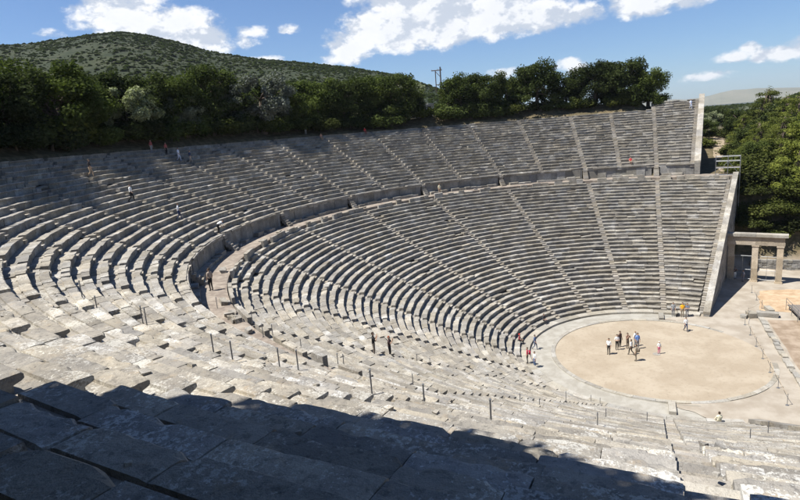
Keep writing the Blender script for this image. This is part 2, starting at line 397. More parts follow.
order = sorted(range(len(blocks)), key=lambda i: blocks[i][0]); near = set(order[:300])
wedges = {}
for i, (d, key, a, b, R, z, dep, rise) in enumerate(blocks):
    if i in near:
        o = bpy.data.objects.new('seat_block', near_block(a, b, R, z, dep, rise, i)); COL.objects.link(o); o.parent = TH
    else:
        far_block(wedges.setdefault(key, MB()), a, b, R, z, dep, rise, i)
for key, mb in wedges.items():
    mb.build('seating_wedge', M_FAR if key[0] == 'L' or key[1] < 17 else M_STONE, TH, kind='stuff')
# packed core under the blocks
def core(n, r0, z0, dep, rise, k0, k1, name):
    vs = []; fs = []; nt = 160; prof = []
    for i in range(n): prof += [(r0+i*dep+.16, z0+(i-1)*rise-.36), (r0+i*dep+.16, z0+i*rise-.36)]
    prof += [(r0+n*dep+.2, z0+(n-1)*rise-.36)]
    m = len(prof)
    for i in range(nt+1):
        t = kth(k1)+(kth(k0)-kth(k1))*i/nt
        for (r, z) in prof: vs.append((*pt(t, r), z))
    for i in range(nt):
        for j in range(m-1): fs.append((i*m+j, (i+1)*m+j, (i+1)*m+j+1, i*m+j+1))
    me = bpy.data.meshes.new(name); me.from_pydata(vs, [], fs); link(name, me, M_CORE, TH)
core(LN, L_R0, L_Z0, L_D, L_H, 0, 12, 'earth_core'); core(21, U_R0, U_Z0, U_D, U_H, 1, 9, 'earth_core'); core(UN, U_R0, U_Z0, U_D, U_H, .5, 1, 'earth_core'); core(UN, U_R0, U_Z0, U_D, U_H, 9, 11.5, 'earth_core')

# stairways: two steps to a row
def step_pts(t, R0, R1, hw, za, zb, rd, j=.012):
    lo = []; hi = []
    for r, s in ((R0, -1), (R0, 1), (R1, 1), (R1, -1)):
        x, y = pt(t+s*hw/((r+DE) if abs(t) > T4 else r), r); lo.append((x, y, za)); hi.append((x, y, zb+rd.gauss(0, j)))
    return lo, hi
def stairway(k, n, r0, z0, dep, rise, single=False, end=0):
    t = kth(k); hw = STAIR_W/2-.012
    if end: t += end*(STAIR_W/2)/(r0+n*dep*.6)
    rd = random.Random(int(k*100)+n)
    root = None; mb = MB()
    if single: root = empty('stairway'); root.parent = TH
    for i in range(n):
        R = r0+i*dep; z = z0+i*rise
        for a, b, zt in ((R-.02, R+.45, z-(rise*.5+.05 if not single else .15)), (R+.45, R+dep-.02, z-(.055 if not single else .03))):
            dr = rd.gauss(0, .018)
            if single: dr = rd.gauss(0, .03)
            lo, hi = step_pts(t, a+dr, b+.05, hw+rd.gauss(0, .015), zt-rise*.5-.16, zt-.012+rd.gauss(0, .008), rd)
            v = (rd.random(), rd.random(), 0)
            if single and in_view(hi[0], .2):
                m1 = MB(); m1.hexa(lo, hi, v); m1.build('step', M_STEP, root)
            else: mb.hexa(lo, hi, v)
    if mb.v: mb.build('stairway' if not single else 'hidden_steps', M_STEP, root or TH, kind='stuff')
for k in LK: stairway(k, LN, L_R0, L_Z0, L_D, L_H, end={0: -1, 12: 1}.get(k, 0))
for k in UK: stairway(k, 21 if 1 < k < 9 else UN, U_R0, U_Z0, U_D, U_H, single=(k == 11), end={.5: -1, 11.5: 1}.get(k, 0))

# walkway between the tiers, its tall rear wall of upright slabs, the seat backs along its front
def arc_sheet(name, prof, ta, tb, n, m, parent=None, **kw):
    vs = []; fs = []; p = len(prof)
    for i in range(n+1):
        t = ta+(tb-ta)*i/n
        for (r, z) in prof: vs.append((*pt(t, r), z))
    for i in range(n):
        for j in range(p-1): fs.append((i*p+j, (i+1)*p+j, (i+1)*p+j+1, i*p+j+1))
    me = bpy.data.meshes.new(name); me.from_pydata(vs, [], fs); return link(name, me, m, parent, **kw)
arc_sheet('walkway', [(39.6, Z_WALK-.9), (39.6, Z_WALK-.03), (39.75, Z_WALK-.01), (42.6, Z_WALK)], kth(12), kth(0), 120, M_WALK, TH)
def arc_box(mb, ta, tb, ra, rb, za, zb, n=2, var=None, jit=0.):
    var = var or (rng.random(), rng.random(), 0); vs = []; fs = []
    j = [rng.uniform(-jit, jit) for _ in range(3)]
    for i in range(n+1):
        t = ta+(tb-ta)*i/n
        for r, z in ((ra+j[0], za), (ra+j[0], zb+j[1]), (rb, zb+j[1]+j[2]), (rb, za)): vs.append((*pt(t, r), z))
    for i in range(n):
        for k in range(4): fs.append((i*4+k, (i+1)*4+k, (i+1)*4+(k+1) % 4, i*4+(k+1) % 4))
    fs += [(0, 1, 2, 3), (n*4+3, n*4+2, n*4+1, n*4)]; mb.add(vs, fs, var)
WL = empty('walkway_wall'); WL.parent = TH
gaps = [kth(k) for k in range(1, 12)]
t = kth(11.5)
while t < kth(.5)-.005:
    w_ = rng.uniform(.85, 1.5)/U_R0; t1 = min(t+w_, kth(.5)); 
    hit = [q for q in gaps if t < q+.5/U_R0 and t1 > q-.5/U_R0]
    if hit:
        q = hit[0]
        if t < q-.62/U_R0: t1 = q-.5/U_R0
        else:
            for s in range(7):                              # the short steep flight through the wall
                mb = MB(); h = Z_WALK+(s+1)*(U_Z0-.25-Z_WALK)/7
                arc_box(mb, q-.36/U_R0, q+.36/U_R0, 41.05+s*.26, 41.05+s*.26+.30, h-.5, h, 1); mb.build('step', M_STEP, WL)
            t = q+.5/U_R0; continue
    mb = MB(); arc_box(mb, t+.006/U_R0, t1-.006/U_R0, U_R0+.09, U_R0+.5, Z_WALK-.2, U_Z0-.26, 2, jit=.06); mb.build('wall_slab', M_WALLB, WL)
    t = t1
t = kth(11.5)
while t < kth(.5)-.005:
    w_ = rng.uniform(1.1, 1.9)/U_R0; t1 = min(t+w_, kth(.5)); mb = MB()
    if rng.random() > .05 and not any(t < q+.4/U_R0 and t1 > q-.4/U_R0 for q in gaps):
        arc_box(mb, t+.008/U_R0, t1-.008/U_R0, U_R0-.10, U_R0+.12, U_Z0-.255, U_Z0-.085, 2, jit=.02); mb.build('coping_slab', M_FAR, WL)
    t = t1
t = kth(11.5)+.004
while t < kth(.5)-.04:                                            # rough plinth stones along the foot of the wall
    t1 = t+rng.uniform(.8, 1.6)/41.8
    if rng.random() < .9 and not any(t < q+.55/41.8 and t1 > q-.55/41.8 for q in gaps):
        mb = MB(); arc_box(mb, t+.01/41, t1-.012/41, 41.55+rng.uniform(-.12, .1), U_R0+.06, Z_WALK-.1, Z_WALK+rng.uniform(.26, .46), 2, jit=.05); mb.build('plinth_stone', M_FAR, WL)
    t = t1
t = kth(12)+.02
bk = 0
while t < kth(0)-.02:                                            # stone backs of the top row of the lower tier, many broken away
    w_ = rng.uniform(.7, 1.5)/39.4; t1 = t+w_
    if rng.random() < .86 and not any(abs((t+t1)/2-kth(k))*39.4 < .9 for k in LK):
        mb = MB(); arc_box(mb, t+.01/39, t1-.015/39, 39.26, 39.52, 12.7, rng.choice((13.5, 13.58, 13.45, 13.62, 13.4, 13.3)), 2, jit=.05); mb.build('seat_back', M_FAR, TH); bk += 1
    t = t1

# end walls with sloping copings
def end_wall(k, side, ra, rb, base, slope, off, width, zf):
    """side +1 far wing, -1 near wing; outward is away from the seats"""
    root = empty('retaining_wall'); root.parent = TH
    t = kth(k); ln = max(1, int((rb-ra)/1.9)); mb = MB(); courses = MB()
    a0 = np.array(pt(t, ra)); b0 = np.array(pt(t, rb)); d = (b0-a0)/np.linalg.norm(b0-a0)
    o = np.array((d[1], -d[0])) if side > 0 else np.array((-d[1], d[0]))
    Lw = np.linalg.norm(b0-a0); zc = lambda s: zf + s/Lw*slope + off
    nS = max(2, int(Lw/1.7))
    for i in range(nS):
        s0 = Lw*i/nS; s1 = Lw*(i+1)/nS-.012
        lo = []; hi = []
        for s, w_ in ((s0, -.04), (s1, -.04), (s1, width+.06), (s0, width+.06)):
            p = a0+d*s+o*w_; lo.append((*p, zc(s)-.3)); hi.append((*p, zc(s)+rng.gauss(0, .012)))
        m1 = MB(); m1.hexa(lo, hi); m1.build('coping_slab', M_FAR, root)
        # wall courses below each slab
        zb = min(base(s0), base(s1))-.3; z = zb; ztop = zc(s0)-.305; cc = 0
        while z < ztop-.1:
            h = min(.55, ztop-z); lo = []; hi = []; e = rng.uniform(-.03, .02)
            for s, w_ in ((s0, 0), (s1, 0), (s1, width+e), (s0, width+e)):
                p = a0+d*s+o*w_; lo.append((*p, z)); top_ = z+h-.008 if z+h < ztop-.01 else zc(s)-.305
                hi.append((*p, top_))
            courses.hexa(lo, hi); z += h; cc += 1
    courses.build('wall_courses', M_WALLB, root, kind='stuff')
zero = lambda s: 0.
end_wall(0, 1, 12.6, 40.4, zero, (40.4-13.379)/L_D*L_H, .30, .62, .28)
end_wall(.5, 1, U_R0-.1, 62.7, lambda s: 11.5+s*.2, (62.7-U_R0)/U_D*U_H, .40, .8, U_Z0-.1)
end_wall(12, -1, 12.6, 40.4, zero, (40.4-13.379)/L_D*L_H, .05, .62, .28)
end_wall(11.5, -1, U_R0-.1, 62.7, lambda s: 11.5+s*.2, (62.7-U_R0)/U_D*U_H, .40, .8, U_Z0-.1)

# orchestra: ring of pale stones, sunken channel, step at the foot of the seats
OR = empty('orchestra_ring'); OR.parent = TH
t = -math.pi
while t < math.pi-.01:
    t1 = min(math.pi, t+rng.uniform(1.2, 1.9)/10); mid = (t+t1)/2
    buried = abs(mid) > R_(104) and not (R_(-150) < mid < R_(-118)) and not (R_(104) < mid < R_(128)) 
    mb = MB(); vs = (rng.random(), rng.random(), 0)
    n = 3; top = .075 if not buried else .026
    if not (abs(mid) > R_(135) and mid > 0):
        V = []; F = []
        for i in range(n+1):
            a = t+.0012+(t1-t-.0024)*i/n
            for r, z in ((9.77, -.1), (9.77, top), (10.2, top), (10.2, -.2)): V.append((r*math.sin(a), r*math.cos(a), z))
        for i in range(n):
            for k in range(4): F.append((i*4+k, (i+1)*4+k, (i+1)*4+(k+1) % 4, i*4+(k+1) % 4))
        F += [(0, 1, 2, 3), (n*4+3, n*4+2, n*4+1, n*4)]; mb.add(V, F, vs); mb.build('ring_stone', M_RING, OR)
    t = t1
arc_sheet('channel_paving', [(10.19, .06), (10.22, -.03), (12.38, -.06)], R_(-96), R_(94), 90, M_PAVE, TH)
FS = empty('foot_step'); FS.parent = TH
t = R_(-104)
while t < R_(101):
    t1 = t+rng.uniform(1.3, 2.2)/12.6; mb = MB(); arc_box(mb, t+.0008, min(t1, R_(102))-.0008, 12.36, 13.6, -.3, .17, 3, jit=.02); mb.build('step_stone', M_RING, FS); t = t1
# stub stones across the channel ends
for x, y in ((11.35, -.9), (-11.1, -.75)):
    mb = MB(); mb.box((x, y, .06), (1.9, .55, .3), 0, .02); mb.build('channel_end_stone', M_RING, TH)

# fallen blocks and rubble along the edges of the walkway
for i in range(34):
    th_ = R_(rng.uniform(-62, 60)) if i > 14 else R_(rng.uniform(-62, -45)); R = rng.choice((39.95, 40.1, 41.7, 41.9))+rng.uniform(-.15, .15); x, y = pt(th_, R)
    if any(abs(th_-kth(k))*41 < .6 for k in range(1, 12)) or abs(th_-R_(-39.8)) < .02 or abs(th_-R_(40.9)) < .02: continue
    mb = MB(); h = rng.uniform(.14, .34); mb.box((x, y, Z_WALK+h/2-.02), (rng.uniform(.4, 1.0), rng.uniform(.3, .55), h), -th_+rng.uniform(-.3, .3), .09, tilt=rng.uniform(-.15, .15)); mb.build('fallen_block', M_FAR, TH)

rub = MB()
for i in range(260):                                              # small loose stones lying on the near rows
    th_ = R_(rng.uniform(-96, -58)); j = rng.randint(0, 19); R = U_R0+j*U_D+rng.choice((rng.uniform(.08, .4), .5, .7)); x, y = pt(th_, R); sz = .03+.07*rng.random()**3
    rub.box((x, y, U_Z0+j*U_H+sz*.25-(.06 if R-U_R0-j*U_D > .45 else 0)), (sz*2, sz*1.5, sz), rng.uniform(0, 3), sz*.3)
rub.build('loose_rubble', M_STONE, None, label='small loose stones scattered on the near rows', kind='stuff')

# ------------------------------------------------------------------ gateway, stage ground and small stonework
GA = np.array((28.6, -10.3)); GB = np.array((27.4, -15.75)); gd = (GB-GA)/np.linalg.norm(GB-GA); gn = np.array((-gd[1], gd[0])); grz = math.atan2(gd[1], gd[0]); GL = np.linalg.norm(GB-GA)
GW = empty('stone_gateway', (*((GA+GB)/2), 0), 0, 'cream stone double gateway with cornice beside the far end wall', 'gateway')
def gbox(name, s0, s1, w, z0, z1, mat, off=0., parent=GW, jit=.008, bev=0):
    mb = MB(); c = GA+gd*(s0+s1)/2+gn*off - (GA+GB)/2
    mb.box((c[0], c[1], (z0+z1)/2), (s1-s0, w, z1-z0), grz, jit); return mb.build(name, mat, parent)
for s in (0, GL/2, GL):
    z = 0.
    for h, e in ((.22, .08), (1.62, 0), (1.55, 0), (1.5, 0), (.2, .07)):
        gbox('pillar_block' if e == 0 else 'pillar_base' if z < 1 else 'capital', s-.36-e, s+.36+e, .66+2*e, z+.004, z+h, M_PORTAL); z += h
for s0, s1 in ((-.5, GL/2-.01), (GL/2+.01, GL+.5)): gbox('architrave', s0, s1, .8, 5.10, 5.55, M_PORTAL)
for i in range(5): gbox('frieze_block', -.45+i*(GL+.9)/5+.006, -.45+(i+1)*(GL+.9)/5-.006, .72, 5.555, 6.25, M_PORTAL)
for i in range(4): gbox('cornice_block', -.8+i*(GL+1.6)/4+.006, -.8+(i+1)*(GL+1.6)/4-.006, 1.25, 6.255, 6.62, M_RING)
M_IRON = plain('dark_painted_iron', (.06, .06, .065), .5, .6)
M_STEEL = plain('galvanised_steel', (.30, .31, .32), .45, .8)
for a, b in ((.38, GL/2-.38), (GL/2+.38, GL-.38)):
    for z in (.3, 1.6, 3.5):
        ge = MB(); c0 = GA+gd*a-(GA+GB)/2; c1 = GA+gd*b-(GA+GB)/2; ge.tube(((*c0, z), (*c1, z)), .035, 6); ge.build('gate_rail', M_STEEL, GW)
    for s in np.linspace(a+.05, b-.05, 3):
        ge = MB(); c0 = GA+gd*s-(GA+GB)/2; ge.tube(((*c0, .1), (*c0, 3.6)), .022, 6); ge.build('gate_bar', M_STEEL, GW)
def sheet(name, pts, z, m, n=18, **kw):
    """irregular patch of ground laid over the level stage ground"""
    P_ = np.array(pts, float); vs = []; 
    per = []
    for i in range(len(P_)):
        a, b = P_[i], P_[(i+1) % len(P_)]
        for k in range(n): per.append(a+(b-a)*k/n)
    c = P_.mean(0)
    for p in per:
        q = p+(p-c)/np.linalg.norm(p-c)*.35*nz(p[0]*.7, p[1]*.7, 3); vs.append((q[0], q[1], z))
    me = bpy.data.meshes.new(name); me.from_pydata(vs, [], [tuple(range(len(vs)))]); return link(name, me, m, kind='structure', **kw)
M_SAND = material('orange_sand', lambda g_: (g_.mix(g_.step(g_.noise(pos(g_), .9, 6, .65), .35, .65), (.31, .215, .13), (.42, .32, .215)), g_.noise(pos(g_), 14, 5), .5, .03), .95)
M_SOIL = material('brown_dug_soil', lambda g_: (g_.mix(g_.step(g_.noise(pos(g_), .8, 6, .65), .35, .65), (.20, .15, .105), (.30, .24, .18)), g_.noise(pos(g_), 14, 5), .5, .03), .95)
M_PASS = material('pale_parodos_gravel', lambda g_: (g_.mix(g_.step(g_.noise(pos(g_), .5, 6, .6), .35, .65), (.25, .215, .17), (.325, .29, .24)), g_.noise(pos(g_), 20, 5), .4, .02), .95)
sheet('stage_ground', [(13.5, -5.2), (38, -12), (37, -24), (-30, -24), (-30, -8), (-13.5, -5.2), (-9.9, 0), (9.9, 0)], .006, M_PASS)
sheet('sand_patch', [(23.6, -12.9), (25.6, -21), (14.0, -21), (15.5, -11.6)], .02, M_SAND)
sheet('dug_soil', [(12.2, -11.7), (13.4, -22), (-26, -22), (-26, -11.6)], .014, M_SOIL)
KB = empty('stage_kerb', (0, -11.1, 0), 0, 'long line of pale stage foundation stones beyond the rope barrier', 'kerb')
x = 12.4
while x > -12:
    l = rng.uniform(.6, 1.25); mb = MB(); w_ = rng.uniform(.42, .62); h = rng.uniform(.16, .30)
    mb.box((x-l/2, rng.uniform(-.06, .06), h/2-.02), (l-.03, w_, h), rng.uniform(-.04, .04), .025); mb.build('kerb_stone', M_RING, KB); x -= l+(rng.uniform(.0, .05) if rng.random() < .85 else .3)
for i, (x, y, l, w_, h, rz, lb) in enumerate(((13.0, -10.3, 1.2, .8, .55, .2, 'squat pale marble block at the kerb end nearest the gateway'), (12.6, -9.5, .8, .6, .35, -.4, 'small tilted pale block beside the rope barrier'), (13.4, -11.9, 2.1, .8, .5, 1.45, 'long flat pale block lying next to the sand patch'), (15.2, -12.4, 1.7, .6, .45, .12, 'long pale block on the edge of the sand patch'))):
    mb = MB(); mb.box((0, 0, h/2), (l, w_, h), 0, .04); o = mb.build('stone_block', M_RING, None, label=lb, cat='stone', group='loose stones by the stage'); o.location = (x, y, 0); o.rotation_euler.z = rz
M_WOOD = plain('weathered_grey_boards', (.17, .15, .13), .85)
PF = empty('wooden_platform', (11.0, -16.9, 0), R_(3), 'grey wooden platform of boards on legs right of the stage kerb', 'platform')
for i in range(16):
    mb = MB(); mb.box((0, -2.2+i*.29, .62), (10.5, .265, .05), 0, .006); mb.build('board', M_WOOD, PF)
for x in (-5, -1.7, 1.7, 5):
    for y in (-2.1, 2.1):
        mb = MB(); mb.tube(((x, y, 0), (x, y, .6)), .06, 8); mb.build('leg', M_STEEL, PF)
for x in np.linspace(-5.1, 5.1, 6):
    mb = MB(); mb.tube(((x, 2.42, 0), (x, 2.42, 1.45)), .028, 6); mb.build('railing_post', M_STEEL, PF)
for z in (1.05, 1.43):
    mb = MB(); mb.tube(((-5.1, 2.42, z), (5.1, 2.42, z)), .025, 6); mb.build('railing_bar', M_STEEL, PF)
RB = empty('rope_barrier', (0, -9.2, 0), 0, 'thin rope strung between low metal posts along the stage side', 'barrier')
bx_ = [22.5 - i*3.1 for i in range(11)]; by = [(-2.7 if x > 15 else -.8 if x > 11 else .0) for x in bx_]
for x, y in zip(bx_, by):
    mb = MB(); mb.tube(((x, y, 0), (x, y, .95)), .025, 6); mb.tube(((x, y, .95), (x, y, .99)), .04, 6); mb.tube(((x, y, 0), (x, y, .03)), .13, 8); mb.build('post', M_STEEL, RB)
M_ROPE = plain('hemp_rope', (.35, .28, .19), .9)
for (x0, y0), (x1, y1) in zip(list(zip(bx_, by))[:-1], list(zip(bx_, by))[1:]):
    mb = MB(); mb.tube([(x0+(x1-x0)*u, y0+(y1-y0)*u, .9-.16*math.sin(math.pi*u)) for u in np.linspace(0, 1, 7)], .016, 5); mb.build('rope', M_ROPE, RB)
# rubble wall behind the gateway
RW = empty('rubble_wall', (34.5, -18.5, 0), 0, 'low grey rubble wall behind the cream gateway', 'wall')
for z in range(4):
    y = -4.5
    while y < 4.4:
        l = rng.uniform(.4, .85); mb = MB(); mb.box((rng.uniform(-.05, .05)+y*.03, y+l/2, .2+z*.36), (.62, l-.02, .35), 0, .03); mb.build('rubble_stone', M_WALLB, RW); y += l
# upright broken stone at the near stair, path, scaffold
def boulder(loc, size, rz, label, mat=M_STONE, seed=1):
    rd = random.Random(seed); mb = MB(); n = 6; vs = []; fs = []
    for i in range(n+1):
        v = i/n*2-1
        for k in range(12):
            a = 2*math.pi*k/12; ex = .45
            cx = abs(math.cos(a))**ex*math.copysign(1, math.cos(a)); cy = abs(math.sin(a))**ex*math.copysign(1, math.sin(a))
            tp = (1-.55*max(0, v))*(.85 if abs(v) > .98 else 1); j = 1+.16*noise.noise((cx*1.3+seed, cy*1.3, v*1.5))
            vs.append((cx*size[0]/2*tp*j+max(0, v)*size[0]*.12, cy*size[1]/2*tp*j, (v+.96)*size[2]/2*(1+.08*noise.noise((cx+9, cy, seed)))))
    for i in range(n):
        for k in range(12): fs.append((i*12+k, i*12+(k+1) % 12, (i+1)*12+(k+1) % 12, (i+1)*12+k))
    fs += [tuple(range(11, -1, -1)), tuple(range(n*12, n*12+12))]; mb.add(vs, fs)
    o = mb.build('broken_stone', mat, None, label=label, cat='stone'); o.location = loc; o.rotation_euler.z = rz; return o
xs, ys = pt(R_(-88.1), 43.0); boulder((xs, ys, Z_WALK+.4), (.9, .5, 1.95), .3, 'upright grey broken stone standing beside the near stairway', M_WALLB, 3)
M_PATH = material('sunlit_path_sand', lambda g_: (g_.mix(g_.noise(pos(g_), .8, 5), (.19, .15, .10), (.31, .255, .185)), g_.noise(pos(g_), 9, 5), .5, .03), .95)
pp = [(44, -11.9), (52, -12.2), (62, -12.9), (72, -13.8), (85, -15.2), (100, -17), (118, -19), (140, -21)]
vs = []; fs = []
pts_ = [np.array(p, float) for p in pp]; fine = []
for a, b in zip(pts_[:-1], pts_[1:]): fine += [a+(b-a)*k/10 for k in range(10)]
for i, p in enumerate(fine):
    for w_ in np.linspace(-1.05, 1.05, 5):
        q = p+np.array((.12, 1.))*(w_+.25*nz(p[0]*.3, w_)); vs.append((q[0], q[1], hz(*q)+.05))
for i in range(len(fine)-1):
    for j in range(4): fs.append((i*5+j, i*5+j+1, (i+1)*5+j+1, (i+1)*5+j))
me = bpy.data.meshes.new('path'); me.from_pydata(vs, [], fs); link('path', me, M_PATH, kind='structure')
SC = empty('scaffold_frame', (40.0, -11.0, 13.1), R_(-97), 'light metal scaffold frame at the far end of the walkway', 'scaffold')
zb = hz(40, -11)-13.1
for x in (-1.6, 0, 1.6):
    for y in (-.6, .6):
        mb = MB(); mb.tube(((x, y, min(0, zb)), (x, y, 3.1)), .045, 6); mb.build('upright', M_STEEL, SC)
for z in (.25, 1.3, 2.3, 3.0):
    for y in (-.6, .6): mb = MB(); mb.tube(((-1.6, y, z), (1.6, y, z)), .038, 6); mb.build('rail', M_STEEL, SC)
for s in (-1, 1): mb = MB(); mb.tube(((-1.6*s, -.6, .25), (0, -.6, 2.3)), .03, 6); mb.build('brace', M_STEEL, SC)
mb = MB(); mb.box((0, 0, 1.36), (3.2, 1.1, .06)); mb.build('deck', M_WOOD, SC)

# low posts with a loop of rope along the near stairs (foot positions)
PO = [(-42.14, 23.4), (-42.68, 21.97), (-42.33, 20.06), (-42.47, 19.71), (-44.37, 14.88), (-44.78, 13.8), (-31.74, 23.37), (-33.57, 21.29), (-32.64, 21.35), (-43.13, 13.33), (-43.15, 12.59), (-32.62, 19.56),
      (-29.64, 27.74), (-34.04, 16.46), (-34.08, 16.1), (-44.88, 9.08), (-33.22, 12.7), (-44.54, 7.69), (-22.47, 16.73), (-22.11, 15.88), (-45.75, 5.55), (-28.27, 8.26), (-27.91, 7.23), (-19.2, 6.72), (-11.65, 5.5), (-12.0, 4.75),
      (-33.63, 3.81), (-26.78, 3.72), (-28.64, -2.97), (-22.58, -5.0), (-23.84, 1.5)]
WH = ('in the upper seats near the walkway', 'on the walkway edge', 'among the lower seats')
def post_label(i, r): return ['leftmost', 'second', 'third', 'fourth'][0]
for i, (x, y) in enumerate(PO):
    th, r = polar(x, y)
    if r >= U_R0: j = int((r-U_R0)/U_D); z = U_Z0+j*U_H-.06; w_ = 'on an upper seat row'
    elif r > 39.3: z = Z_WALK-.02; w_ = 'on the walkway between the tiers'
    elif r >= L_R0: j = int((r-L_R0)/L_D); z = L_Z0+j*L_H-.06; w_ = 'on a lower seat row'
    else: z = -.06; w_ = 'in the channel'
    px = 400+FPX*((np.array((x, y, z))-CAM)@r2)/((np.array((x, y, z))-CAM)@fwd)
    PO[i] = (x, y, z, w_, px)
pm = MB(); pm.tube(((0, 0, -.12), (0, 0, .78)), .022, 8); pme = pm.mesh('post'); pme.materials.append(plain('grey_post_iron', (.16, .16, .165), .6, .3))
cm = MB(); cm.tube(((0, 0, .775), (0, 0, .80)), [.034, .02], 8); cme = cm.mesh('cap'); cme.materials.append(M_STEEL)
bm_ = MB(); bm_.tube(((0, 0, -.05), (0, 0, .012)), .075, 8); bme = bm_.mesh('base_plate'); bme.materials.append(M_IRON)
ORD = ['leftmost', 'second', 'third', 'fourth', 'fifth', 'sixth', 'seventh', 'eighth', 'ninth', 'tenth', 'eleventh', 'twelfth', 'thirteenth', 'fourteenth', 'fifteenth', 'sixteenth', 'seventeenth']
for w_ in sorted(set(p[3] for p in PO)):
    for n, p in enumerate(sorted((p for p in PO if p[3] == w_), key=lambda p: p[4])):
        e = empty('metal_post', p[:3], 0, f'{ORD[n]}{" from the left" if n else ""} of the thin dark metal posts {w_}', 'post', 'thin metal posts along the near stairs')
        for q in (pme, cme, bme):
            o = bpy.data.objects.new(q.name.split('.')[0], q); COL.objects.link(o); o.parent = e

# ------------------------------------------------------------------ things behind the top rows
M_DWOOD = plain('dark_pole_timber', (.07, .055, .045), .85)
zz = hz(62.9, 40.8)
UP = empty('utility_pole', (62.9, 40.8, zz), R_(70), 'dark timber utility pole with crossarm rising behind the trees', 'pole')
for n, p, r_, q in (('post', ((0, 0, 0), (0, 0, 10.3)), [.2, .13], M_DWOOD), ('post', ((1.35, 0, 5), (1.35, 0, 9.6)), .1, M_DWOOD), ('crossarm', ((-.4, 0, 9.6), (2.4, 0, 9.75)), .1, M_DWOOD), ('brace', ((0, 0, 8.2), (1.35, 0, 9.5)), .06, M_DWOOD), ('brace', ((0, 0, 6.6), (1.35, 0, 6.7)), .08, M_DWOOD)):
    mb = MB(); mb.tube(p, r_, 8); mb.build(n, q, UP)
for x in (-.3, .7, 2.3): mb = MB(); mb.tube(((x, 0, 9.7), (x, 0, 9.85), (x, 0, 10.0)), [.03, .07, .05], 8); mb.build('insulator', M_STEEL, UP)
M_WHITE = plain('white_paint', (.75, .75, .73), .7)
M_LAMP = plain('lamp_glass_grey', (.45, .46, .48), .3)
def flood(x, y, h, lb):
    e = empty('floodlight_stand', (x, y, hz(x, y)), R_(20), lb, 'floodlight', 'floodlight stands behind the top row')
    for s in (-.9, .9): mb = MB(); mb.tube(((s, 0, 0), (s, 0, h)), .06, 6); mb.build('post', M_IRON, e)
    for z in (h*.55, h): mb = MB(); mb.tube(((-1.05, 0, z), (1.05, 0, z)), .05, 6); mb.build('rail', M_IRON, e)
    for s in (-.8, .0, .8):
        mb = MB(); mb.box((s, -.12, h+.22), (.42, .26, .34), 0, 0); o = mb.build('lamp_head', M_IRON, e); mb = MB(); mb.box((s, -.256, h+.22), (.36, .008, .28)); mb.build('lens', M_LAMP, o)
flood(5.6, 63.4, 4.6, 'floodlight stand with lamp heads above the group of visitors on the top row')
flood(45.4, 47.0, 4.2, 'floodlight stand left of the utility pole behind the top row')
HT = empty('kiosk', (58.5, 42.5, hz(58.5, 42.5)), .4, 'small white kiosk half hidden among trees below the pole', 'kiosk')
mb = MB(); mb.box((0, 0, 1.2), (2.4, 2.2, 2.4)); mb.build('wall', M_WHITE, HT); mb = MB(); mb.box((0, 0, 2.5), (2.9, 2.7, .18)); mb.build('roof', M_WHITE, HT)
mb = MB(); mb.box((-1.21, -.1, 1.05), (.04, .8, 2.0)); mb.build('door', M_WOOD, HT)

# ------------------------------------------------------------------ trees
def leaf_mat(name, dark, light, transl=.35):
    m = bpy.data.materials.new(name); m.use_nodes = True; g_ = N(m.node_tree); g_.n.clear()
    at = g_.new('ShaderNodeAttribute', attribute_name='var'); sp = g_.new('ShaderNodeSeparateColor'); g_.l.new(at.outputs['Color'], sp.inputs[0])
    oi = g_.new('ShaderNodeObjectInfo').outputs['Random']
    c = g_.mix(sp.outputs[0], dark, light)
    c = g_.mix(g_.math('MULTIPLY', sp.outputs[1], .25), c, tuple(v*.5 for v in dark))
    k = g_.math('MULTIPLY_ADD', oi, .75, .62); cc = g_.new('ShaderNodeCombineColor'); g_.put(cc.inputs[0], k); g_.put(cc.inputs[1], k); g_.put(cc.inputs[2], g_.math('MULTIPLY_ADD', oi, .3, .8))
    c = g_.mix(1., c, cc.outputs[0], 'MULTIPLY')
    d = g_.new('ShaderNodeBsdfDiffuse'); t = g_.new('ShaderNodeBsdfTranslucent'); g_.l.new(c, d.inputs[0]); g_.l.new(g_.mix(1., c, (1.1, 1.25, .6), 'MULTIPLY'), t.inputs[0])
    mx = g_.new('ShaderNodeMixShader'); mx.inputs[0].default_value = transl; g_.l.new(d.outputs[0], mx.inputs[1]); g_.l.new(t.outputs[0], mx.inputs[2])
    g_.l.new(mx.outputs[0], g_.new('ShaderNodeOutputMaterial').inputs[0]); return m
M_OAK = leaf_mat('evergreen_oak_leaves', (.018, .028, .010), (.095, .118, .040), .25); M_OLIVE = leaf_mat('silver_olive_leaves', (.10, .115, .07), (.32, .345, .24), .2)
M_PINE = leaf_mat('pine_needles', (.055, .075, .02), (.27, .29, .075), .3); M_BUSH = leaf_mat('scrub_leaves', (.035, .045, .013), (.095, .105, .034), .25)
M_BARK = plain('rough_bark', (.12, .095, .075), .95)
